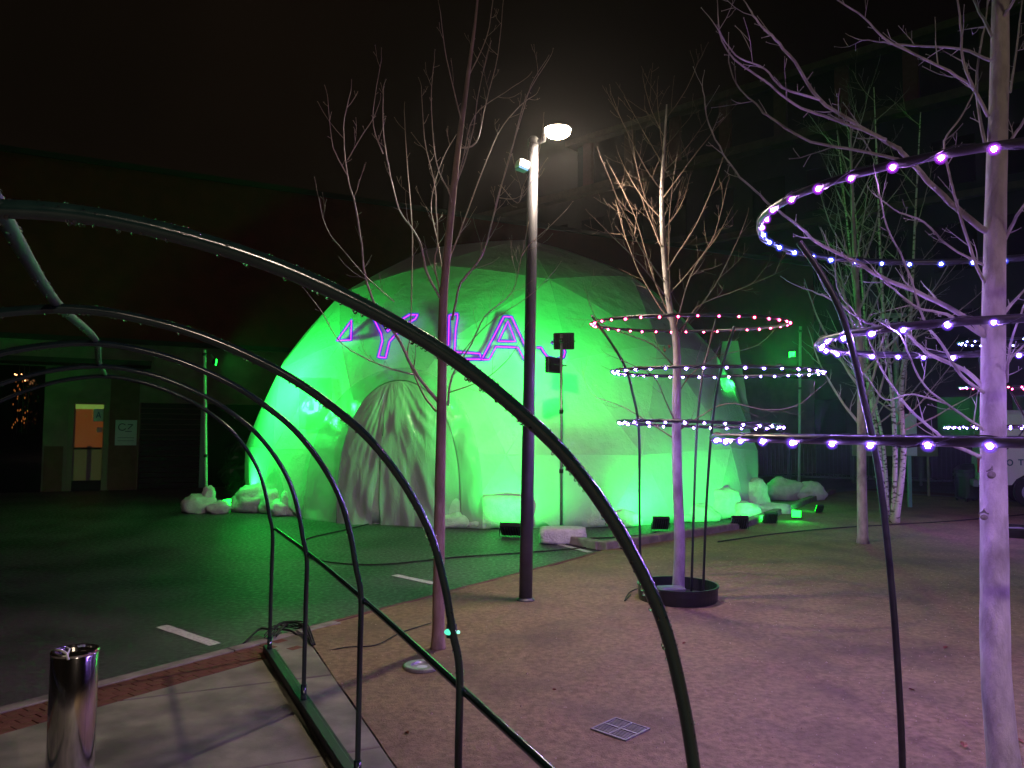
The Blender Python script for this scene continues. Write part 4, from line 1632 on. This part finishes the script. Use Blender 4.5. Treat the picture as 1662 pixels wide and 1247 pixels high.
# drain grate
g = G(1007, 1193)
ga, gb_ = G(960, 1190), G(1052, 1193)
gc, gd = G(1000, 1172), G(1010, 1214)
gr = thing('drain_grate', (g.x, g.y, .03), 'square metal drain grate with slots, set diagonally in the granite', 'drain grate')
an = atan2((gc - ga).y, (gc - ga).x)
R = Matrix.Rotation(an, 3, 'Z')
Sg = .215
mb = MB()
mb.box((g.x, g.y, .018), (Sg, Sg, .004), R)
mb.build('well', M['shutter'], gr)
mb = MB()
for sx in (-1, 0, 1):
    mb.box(Vector((g.x, g.y, .028)) + R @ Vector((sx * Sg / 2, 0, 0)), (.010, Sg + .01, .014), R)
    mb.box(Vector((g.x, g.y, .0285)) + R @ Vector((0, sx * Sg / 2, 0)), (Sg - .012, .010, .014), R)
mb.build('frame', M['oldmetal'], gr)
mb = MB()
mb.box((0, 0, 0), (.0062, Sg / 2 - .014, .010), R)
sm = mb.mesh('bar', M['oldmetal'])
for half in (-1, 1):
    for k in range(13):
        x = -Sg / 2 + Sg * (k + 1) / 14
        if abs(x) < .008: continue
        o = bpy.data.objects.new('bar', sm)
        COL.objects.link(o); o.parent = gr
        o.location = Vector((0, 0, -.003)) + R @ Vector((x, half * Sg / 4, 0))
# dead leaves and twigs
leafspots = [(1535, 1052, .03, 'dark dead leaf on open granite between the near black pole and the pale trunk'), (1110, 1045, .02, 'small dead leaf on the granite just in front of the black planter'),
             (1565, 1210, .035, 'largest dead leaf, beside the foot of the pale trunk'), (1655, 1203, .025, 'dead leaf at the right edge, past the foot of the pale trunk'),
             (900, 1120, .015, 'tiny dead leaf on the granite above the drain grate'), (1480, 1120, .02, 'small dead leaf just right of the near black pole'), (660, 1190, .02, 'small dead leaf on the granite near the side rail of the tunnel')]
for i, (u, v, s_, lb) in enumerate(leafspots):
    p = G(u, v, .03)
    if not inside(p, outline): continue
    mb = MB()
    a = rnd.uniform(0, 6)
    d = Vector((cos(a), sin(a), 0)); n = Vector((-sin(a), cos(a), 0))
    q = [p - d * s_, p - d * s_ * .3 + n * s_ * .5 + Vector((0, 0, .008)), p + d * s_ * .5 + n * s_ * .4 + Vector((0, 0, .012)), p + d * s_ * 1.1 + Vector((0, 0, .004)),
         p + d * s_ * .5 - n * s_ * .35 + Vector((0, 0, .01)), p - d * s_ * .3 - n * s_ * .45 + Vector((0, 0, .006)), p + Vector((0, 0, -.001))]
    mb.add(q, [(0, 1, 6), (1, 2, 6), (2, 3, 6), (3, 4, 6), (4, 5, 6), (5, 0, 6)])
    tag(mb.build('fallen_leaf', M['leaf'], origin=p), lb, 'leaf', 'dead leaves on the granite')
# power cables on the ground
cabs = [([(640, 838), (560, 858), (500, 872), (490, 890), (510, 905), (570, 913), (640, 912), (740, 902), (860, 894), (960, 886), (985, 886)], 'black cable looping over the asphalt in front of the doorway'),
        ([(940, 872), (1000, 870), (1050, 866), (1064, 862)], 'black cable between the middle light pole and the floodlight by the small tree'),
        ([(1165, 880), (1250, 868), (1350, 858), (1450, 852), (1560, 845), (1700, 832)], 'black cable crossing the far part of the granite'),
        ([(505, 1058), (560, 1052), (610, 1048), (650, 1028), (700, 1012)], 'thin half-buried cable running to the slender tree'),
        ([(1040, 955), (1022, 962), (1014, 976), (1024, 966)], 'short cable hanging out of the black planter')]
for i, (pp, lb) in enumerate(cabs):
    pts = []
    for u, v in pp:
        p = G(u, v, .03)
        p.z = .034 if inside(p, outline) else .010
        pts.append(p)
    mb = MB()
    mb.tube(spline(pts, 6), .009 if i < 3 else .005, 6)
    tag(mb.build('power_cable', M['rubber'], smooth=True, origin=pts[0]), lb, 'cable')

# ================================================================== building on the left
W0 = Vector((-12.15, 18.5, 0))
WD = Vector((.8935, .449, 0)).normalized()
WN = Vector((.449, -.8935, 0)).normalized()      # towards the camera


def wt_(u):                                       # metres along the wall where sight column u meets it
    d = ray(u, 700)
    k_ = d.x / d.y
    return (k_ * W0.y - W0.x) / (WD.x - k_ * WD.y)


RW = Matrix(((WD.x, -WN.x, 0), (WD.y, -WN.y, 0), (0, 0, 1)))


def wbox(mb, t0, t1, z0, z1, d0, d1, m=0):
    """box on the wall between t0..t1 along, z0..z1, d0..d1 out from the wall face (positive to the camera)"""
    c = W0 + WD * ((t0 + t1) / 2) + WN * ((d0 + d1) / 2)
    mb.box((c.x, c.y, (z0 + z1) / 2), (t1 - t0, d1 - d0, z1 - z0), RW, m)


bl = thing('low_building', (W0.x, W0.y, 0), 'long dark building behind the dome on the left, grey below and dark red above', 'building')
def vz(u, v):                                     # height on the wall where the sight line (u, v) meets it
    p = W0 + WD * wt_(u)
    return P(u, v, p.y).z


d0_, d1_ = wt_(119), wt_(167)
gz = vz(140, 655)
mb = MB()
wbox(mb, -8, wt_(72), 0, 3.75, -.3, 0)
wbox(mb, wt_(72), d0_ - .12, 0, 3.75, -.3, 0)
wbox(mb, d1_ + .12, wt_(226), 0, 3.75, -.3, 0)
wbox(mb, d0_ - .12, d1_ + .12, gz + .12, 3.75, -.3, 0)
wbox(mb, wt_(226), wt_(430), vz(300, 655), 3.75, -.3, 0)
wbox(mb, wt_(430), 34, 0, 3.75, -.3, 0)
mb.build('ground_floor_wall', M['stucco'], bl)
mb = MB()
wbox(mb, -8, 34, 3.80, 8.25, -.32, .02)
mb.build('upper_wall', M['brickwall'], bl)
mb = MB()
wbox(mb, -8, 34, 3.70, 3.82, .0, .14)
wbox(mb, -8, 34, 8.22, 8.36, -.3, .10)
mb.build('string_course', M['darkwall'], bl)
mb = MB()
wbox(mb, -8, wt_(240), 3.08, 3.2, .0, 1.15)
mb.build('canopy', M['shutter'], bl)
mb = MB()
wbox(mb, d0_ - .6, d0_ - .2, 0, 1.1, .003, .03)
wbox(mb, d1_ + .14, wt_(226) - .02, 0, 2.8, .003, .02)
mb.build('red_render_panel', M['red'], bl)
mb = MB()
for k in range(16):
    z1 = vz(300, 655)
    wbox(mb, wt_(228), wt_(326), z1 * k / 16 + .01, z1 * (k + 1) / 16 - .01, -.25, -.2)
mb.build('roller_shutter', M['shutter'], bl)
mb = MB(); wbox(mb, wt_(326), wt_(336), 0, vz(300, 655), -.25, -.08); mb.build('pillar', M['greenpost'], bl)
mb = MB(); wbox(mb, wt_(336), wt_(430), 0, vz(300, 655), -.28, -.24); mb.build('alcove_back', M['shutter'], bl)
# lit doorway
mb = MB()
wbox(mb, d0_ - .12, d0_, 0, gz, -.12, .03)
wbox(mb, d1_, d1_ + .12, 0, gz, -.12, .03)
wbox(mb, d0_ - .12, d1_ + .12, gz, gz + .12, -.12, .03)
fr = mb.build('door_frame', M['frame'], bl)
mb = MB(); wbox(mb, d0_, d1_, .0, .25, -.11, -.06); mb.build('kick_plate', M['darkwall'], bl)
mb = MB(); wbox(mb, d0_ + .02, d1_ - .02, 1.02, 1.07, -.10, -.05); mb.build('push_bar', M['darkwall'], bl)
orange = emit('lit_interior_orange', (1, .27, .03), .11)
ygreen = emit('lit_interior_low', (.40, .50, .08), .05)
lintel_g = emit('lit_interior_lintel', (.45, .8, .12), .34)
mb = MB(); wbox(mb, d0_, d1_, 1.05, gz - .12, -.9, -.86); mb.build('lit_interior', orange, bl)
mb = MB(); wbox(mb, d0_, d1_, .05, 1.05, -.9, -.86); mb.build('lit_interior', ygreen, bl)
mb = MB(); wbox(mb, d0_, d1_, gz - .13, gz - .01, -.6, -.55); mb.build('lit_interior', lintel_g, bl)
mb = MB(); wbox(mb, d0_ + .30, d0_ + .40, .0, 1.1, -.5, -.4); mb.build('interior_post', M['red'], bl)
mb = MB(); wbox(mb, d0_ - .05, d1_ + .05, 0, gz + .1, -1.2, -1.15); mb.build('interior_back', M['red'], bl)
glass = bpy.data.materials.new("door_glass")
glass.use_nodes = True
gbn = glass.node_tree.nodes["Principled BSDF"]
gbn.inputs["Base Color"].default_value = (.6, .65, .62, 1)
gbn.inputs["Roughness"].default_value = .05
gbn.inputs["Alpha"].default_value = .15
mb = MB(); wbox(mb, d0_, d1_, .25, gz, -.085, -.080); mb.build('door_glass', glass, bl)
# notices on the glass
nt_ = thing('notice', W0 + WD * wt_(158) + Vector((0, 0, 1.9)), 'pale notice with a dark letter A taped inside the lit door', 'notice')
ta0, ta1 = wt_(150.5), wt_(167)
mb = MB(); wbox(mb, ta0, ta1, vz(158, 684), vz(158, 664), -.078, -.074); mb.build('paper', mat('lit_paper', (.55, .75, .75), .8), nt_)
mb = MB()
A0 = (ta0 + ta1) / 2
zc = (vz(158, 684) + vz(158, 664)) / 2


def stroke(mb, t0, z0, t1, z1, wd=.012, d=-.070, m=0):
    a = W0 + WD * t0 + WN * d + Vector((0, 0, z0))
    b_ = W0 + WD * t1 + WN * d + Vector((0, 0, z1))
    mb.tube([a, b_], wd, 5, m)


stroke(mb, A0 - .05, zc - .07, A0, zc + .08); stroke(mb, A0 + .05, zc - .07, A0, zc + .08); stroke(mb, A0 - .03, zc - .02, A0 + .03, zc - .02)
mb.build('letter', M['blue'], nt_)
o_ = MB(); wbox(o_, wt_(157), wt_(166), vz(158, 702), vz(158, 694), -.078, -.074)
tag(o_.build('notice', mat('pink_paper', (.7, .5, .5), .8)), 'small pinkish notice below the larger one on the lit door', 'notice')
# wall sign
s0, s1 = wt_(187), wt_(222)
z0s, z1s = vz(204, 723), vz(204, 682)
ws = thing('wall_sign', W0 + WD * s0 + Vector((0, 0, z0s)), 'pale rectangular sign with dark strokes on the wall right of the lit door', 'sign')
mb = MB(); wbox(mb, s0, s1, z0s, z1s, .02, .045); mb.build('board', M['signface'], ws)
mb = MB()
sm_, hh = (s0 + s1) / 2, z1s - z0s


def arcs(cx, cz, r, a0, a1, n=10):
    for k in range(n):
        b0, b1 = a0 + (a1 - a0) * k / n, a0 + (a1 - a0) * (k + 1) / n
        stroke(mb, cx + r * cos(b0), cz + r * sin(b0), cx + r * cos(b1), cz + r * sin(b1), .011, .05)


arcs(sm_ - .09, z0s + hh * .72, .085, .6, 5.9)
stroke(mb, sm_ + .03, z0s + hh * .82, sm_ + .15, z0s + hh * .82, .011, .05); stroke(mb, sm_ + .15, z0s + hh * .82, sm_ + .04, z0s + hh * .64, .011, .05); stroke(mb, sm_ - .02, z0s + hh * .55, sm_ + .13, z0s + hh * .55, .009, .05)
for k in range(2):
    stroke(mb, s0 + .06, z0s + hh * (.3 - .12 * k), s1 - .06, z0s + hh * (.3 - .12 * k), .006, .05)
mb.build('lettering', M['ink'], ws)
# amber reflections left of the door, built as glowing beads, and their dark glazed bay
mb = MB()
wbox(mb, wt_(-60), wt_(70), 0, 3.05, .01, .06)
mb.build('glazed_bay', M['glassdark'], bl)
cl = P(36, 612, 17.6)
ch = thing('amber_glints', cl, 'cluster of small amber beads imitating glints of reflected light in the dark bay at the far left', 'lights')
am = emit('amber_glint', (1, .42, .16), 5)
am2 = emit('amber_glint_dim', (1, .25, .05), .25)
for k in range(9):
    mb = MB(); mb.ball(cl + Vector((rnd.uniform(-.13, .13), rnd.uniform(-.1, .1), rnd.uniform(-.09, .06))), .016, 6, 4); mb.build('bulb', am, ch)  # glowing beads imitate the reflected amber glints
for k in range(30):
    mb = MB(); mb.ball(cl + Vector((rnd.choice((-.13, -.02, .1)) + rnd.uniform(-.03, .03), rnd.uniform(-.1, .1), -.1 - 1.1 * rnd.random())), .011, 5, 3, sc=(1, 1, 2.5)); mb.build('bulb', am2, ch)  # dim beads imitate the streaks of reflected light below
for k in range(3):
    mb = MB(); x = (-.13, -.02, .1)[k]; mb.tube([cl + Vector((x, .1, .35)), cl + Vector((x, .1, -1.3))], .006, 4); mb.build('wire', M['rubber'], ch)  # strands added to carry the glint beads
# tarp covered heap by the dome
tb_ = G(378, 800)
mb = MB()
blob(mb, (tb_.x + .15, tb_.y + 1.0, .55), (.75, .55, .85), 3.3, .5, 40, 26, .3)
for i_, v_ in enumerate(mb.v):
    p = Vector(v_)
    k_ = noise.noise(p * 2.4) * .12 + abs(noise.noise(p * 4.5)) * .08
    mb.v[i_] = (p.x + k_, p.y - k_, max(.0, p.z))
tag(mb.build('tarp_heap', M['tarp'], smooth=False, origin=tb_), 'crumpled dark tarpaulin heap between the left light pole and the dome', 'tarpaulin')

# ================================================================== dark building on the right, far behind
RA, RBb = Vector((-4.0, 45.6, 0)), Vector((17.1, 25.9, 0))
rd = (RBb - RA).normalized()
rn = Vector((rd.y, -rd.x, 0))
if rn.y > 0: rn = -rn
RR = Matrix(((rd.x, -rn.x, 0), (rd.y, -rn.y, 0), (0, 0, 1)))
br = thing('tall_building', (RA.x, RA.y, 0), 'tall unlit building with faint cornice lines in the dark at the upper right', 'building')
Lr = 48


def rbox(mb, t0, t1, z0, z1, d0, d1):
    c = RA + rd * ((t0 + t1) / 2) + rn * ((d0 + d1) / 2)
    mb.box((c.x, c.y, (z0 + z1) / 2), (t1 - t0, d1 - d0, z1 - z0), RR)


mb = MB(); rbox(mb, 0, Lr, 0, 13.4, -8, 0); mb.build('wall', M['darkwall'], br)
mb = MB(); rbox(mb, -.3, Lr, 13.4, 13.75, -.5, .6); mb.build('cornice', M['cornice'], br)
mb = MB(); rbox(mb, -.3, Lr, 9.9, 10.15, -.2, .3); mb.build('cornice', M['cornice'], br)
mb = MB(); rbox(mb, 9, Lr, 13.75, 16.6, -7, -1.2); mb.build('penthouse_wall', M['darkwall'], br)
mb = MB(); rbox(mb, 8.6, Lr, 16.6, 16.9, -7.2, -.6); mb.build('cornice', M['cornice'], br)
for k in range(14):
    mb = MB(); t0 = 9.5 + k * 2.6; rbox(mb, t0, t0 + .55, 13.75, 16.6, -1.19, -1.0); mb.build('pier', M['cornice'] if k % 3 == 1 else M['red'], br)
win = None
for fl in range(4):
    for k in range(20):
        mb = MB(); t0 = 1 + k * 2.3; z = 1.2 + fl * 3.1
        rbox(mb, t0, t0 + 1.4, z, z + 1.7, .003, .03)
        wdw = mb.build('window', M['glassdark'], br)
# dark fence in front of it, far side of the granite
fa, fb = Vector((5.8, 27.5, 0)), Vector((19.5, 20.5, 0))
fd = (fb - fa).normalized()
RF = Matrix(((fd.x, -fd.y, 0), (fd.y, fd.x, 0), (0, 0, 1)))
fn_ = thing('dark_fence', fa, 'black rail fence closing the far side of the granite', 'fence')
nps = 9
Lf = (fb - fa).length
pm = MB(); pm.box((0, 0, .75), (.07, .07, 1.5), RF); pm = pm.mesh('post', M['blackmetal'])
km = MB(); km.box((0, 0, .75), (.022, .022, 1.25), RF); km = km.mesh('picket', M['blackmetal'])
for i in range(nps):
    o = bpy.data.objects.new('post', pm); COL.objects.link(o); o.parent = fn_; o.location = fd * (Lf * i / (nps - 1))
for i in range(120):
    o = bpy.data.objects.new('picket', km); COL.objects.link(o); o.parent = fn_; o.location = fd * (Lf * (i + .5) / 120)
for z in (.16, 1.38):
    mb = MB(); c = (fa + fb) / 2; mb.box((c.x, c.y, z), (Lf, .04, .05), RF); mb.build('rail', M['blackmetal'], fn_)
mb = MB()
p0, p1 = P(1383, 731, 19.6), P(1522, 731, 19.6)
c = (p0 + p1) / 2
mb.box(c, ((p1 - p0).length, .04, .30), bev=.01)
for x in (-.85, .85): mb.box((c.x + x, c.y + .04, (c.z - .15) / 2), (.05, .03, c.z - .15))
tag(mb.build('board_sign', M['stucco'], origin=(c.x, c.y, 0)), 'long grey board standing behind the birches', 'board')

# narrow sign on a green post
sp_ = G(1477, 825)
sg = thing('post_sign', sp_, 'narrow pale sign on a thin green post behind the birches', 'sign')
mb = MB(); t_ = P(1477, 676, sp_.y); mb.box((sp_.x, sp_.y, t_.z / 2), (.075, .05, t_.z)); mb.build('post', M['greenpost'], sg)
a, b_ = P(1467, 672, sp_.y), P(1487, 740, sp_.y)
mb = MB(); mb.box(((a.x + b_.x) / 2, sp_.y - .045, (a.z + b_.z) / 2), (b_.x - a.x, .02, a.z - b_.z), bev=.012); mb.build('panel', M['signface'], sg)
# slim lamp on a pole far right (unlit)
fp = Vector((P(1453, 510, 19.0).x, 19.0, 0))
fl_ = thing('slim_lamp_post', fp, 'slim unlit lamp post with a flat head, seen above the birches', 'street lamp')
mb = MB(); zt = P(1453, 512, 19).z; mb.tube([fp, fp + Vector((0, 0, zt))], .06, 10); mb.build('post', M['galv'], fl_, smooth=True)
mb = MB(); mb.box((fp.x - .08, fp.y - .1, zt - .02), (.5, .3, .08), bev=.02); mb.build('lamp_head', M['galv'], fl_)

# litter bin
bb = G(1574, 815)
bn = thing('litter_bin', bb, 'black litter bin standing at the far edge of the granite, left of the van', 'litter bin')
mb = MB(); mb.lathe(bb, [(.27, .08), (.30, .12), (.31, .70), (.33, .72), (.33, .76), (.22, .86), (.10, .9), (0, .9)], 24); mb.build('drum', M['plastic'], bn)
for k in range(4):
    mb = MB(); a = k * pi / 2 + .78; mb.tube([bb + Vector((.27 * cos(a), .27 * sin(a), 0)), bb + Vector((.27 * cos(a), .27 * sin(a), .12))], .03, 8); mb.build('foot', M['plastic'], bn)
mb = MB(); mb.lathe(bb, [(.335, .60), (.34, .61), (.34, .66), (.335, .67)], 24); mb.build('band', M['plastic'], bn)

# ================================================================== white van
VY = 17.3
v0 = P(1589, 822, VY).x
zb, ztp = .42, 2.14
van = thing('white_van', (v0, VY, 0), 'white cargo van parked at the right edge behind the pale trunk', 'van')
outl = [(0.0, zb + .05), (.02, 1.0), (.05, 1.35), (.13, 1.85), (.22, 2.08), (.36, ztp), (3.3, ztp), (3.62, 2.06), (4.25, 1.42), (4.95, 1.18), (5.08, .9), (5.08, zb), (4.75, zb - .06)]
# wheel arches
def arch_pts(cx, r, n=8): return [(cx + r * cos(a), .34 + r * sin(a)) for a in [pi * k / n for k in range(n + 1)]]
outl2 = outl + [(x, z) for x, z in arch_pts(4.15, .40) if z > zb - .05] + [(x, z) for x, z in arch_pts(1.0, .40) if z > zb - .05]
mb = MB()
Wv = 1.85
secs = [(0.0, .06, .10), (.05, .02, .03), (.12, 0, 0), (Wv - .12, 0, 0), (Wv - .05, .02, .03), (Wv, .06, .10)]
vs, fs = [], []
n = len(outl2)
for (yy, ix, iz) in secs:
    for (x, z) in outl2:
        cxm, czm = 2.5, 1.1
        xx = x + (ix if x < cxm else -ix) * (1 if (x < .4 or x > 4.9) else 0)
        zz = z - (iz if z > 1.5 else 0)
        lean = .0 if z < 1.1 else (z - 1.1) * .09
        y_ = yy + (lean if yy < Wv / 2 else -lean)
        vs.append((v0 + xx, VY + y_, zz))
for k in range(len(secs) - 1):
    for i in range(n):
        j = (i + 1) % n
        fs.append((k * n + i, k * n + j, (k + 1) * n + j, (k + 1) * n + i))
fs.append(tuple(range(n))[::-1])
fs.append(tuple((len(secs) - 1) * n + i for i in range(n)))
mb.add(vs, fs)
mb.build('body', M['whitepaint'], van)
for wx in (1.0, 4.15):
    for wy in (.10, Wv - .10):
        mb = MB()
        c = Vector((v0 + wx, VY + wy, .34))
        s_ = -1 if wy < 1 else 1
        vsx = []
        prof_w = [(.30, -.1), (.34, -.07), (.34, .07), (.30, .1), (.2, .1)]
        mb.lathe((0, 0, 0), prof_w, 24)
        mb.v = [(c.x + x, c.y + z * 1.0, c.z + y) for x, y, z in mb.v]
        wl = mb.build('wheel', M['rubber'], van)
        mb = MB(); mb.lathe((0, 0, 0), [(.2, -.02), (.19, .02), (0, .03)], 20); mb.v = [(c.x + x, c.y + s_ * (.09 + z), c.z + y) for x, y, z in mb.v]; o = mb.build('rim', M['galv'], wl)
mb = MB(); mb.box((v0 + .02, VY + .1, .95), (.06, .10, .42), bev=.01); mb.build('tail_lamp', mat('red_lens', (.35, .02, .02), .2), van)
mb = MB(); mb.box((v0 - .03, VY + .92, .50), (.14, 1.7, .16), bev=.02); mb.build('bumper', M['greyplastic'], van)
mb = MB(); mb.box((v0 + 2.5, VY - .012, .62), (2.3, .03, .07), bev=.008); mb.build('side_trim', M['whitepaint'], van)
for x in (1.55, 2.75): 
    mb = MB(); mb.box((v0 + x, VY - .004, 1.2), (.012, .012, 1.2)); mb.build('door_seam', M['rubber'], van)
mb = MB(); mb.box((v0 + 3.15, VY + .02, 1.58), (.75, .02, .5), Matrix.Rotation(.0, 3, 'X')); mb.build('side_window', M['glassdark'], van)
mb = MB(); mb.box((v0 + 2.9, VY - .02, 1.15), (.18, .03, .03), bev=.006); mb.build('door_handle', M['blackmetal'], van)


VA = radians(-26)
VD = Vector((cos(VA), sin(VA), 0))


def van_text(ch_, u, v, h_):
    d = ray(u, v)
    k_ = d.x / d.y                                  # where the sight column meets the turned side of the van
    t_ = (k_ * VY - v0) / (VD.x - k_ * VD.y)
    z_ = P(u, v, VY + VD.y * t_).z
    p = Vector((v0 + t_, VY, z_))
    hw_ = h_ * .42
    mb = MB()
    th = h_ * .11
    y_ = VY - .006
    if ch_ == 'O':
        pts = [Vector((p.x + hw_ * cos(a), y_, p.z + h_ / 2 * sin(a))) for a in [2 * pi * k / 20 for k in range(20)]]
        mb.tube(pts, th, 6, closed=True)
    else:
        mb.tube([Vector((p.x - hw_, y_, p.z + h_ / 2)), Vector((p.x + hw_, y_, p.z + h_ / 2))], th, 6)
        mb.tube([Vector((p.x, y_, p.z + h_ / 2)), Vector((p.x, y_, p.z - h_ / 2))], th, 6)
    mb.build('lettering', M['teal'], van)


van.rotation_euler = (0, 0, VA)
van_text('O', 1639, 751, .12)
van_text('T', 1657, 751, .12)
for o in bpy.data.objects:
    if "w" in o: del o["w"]
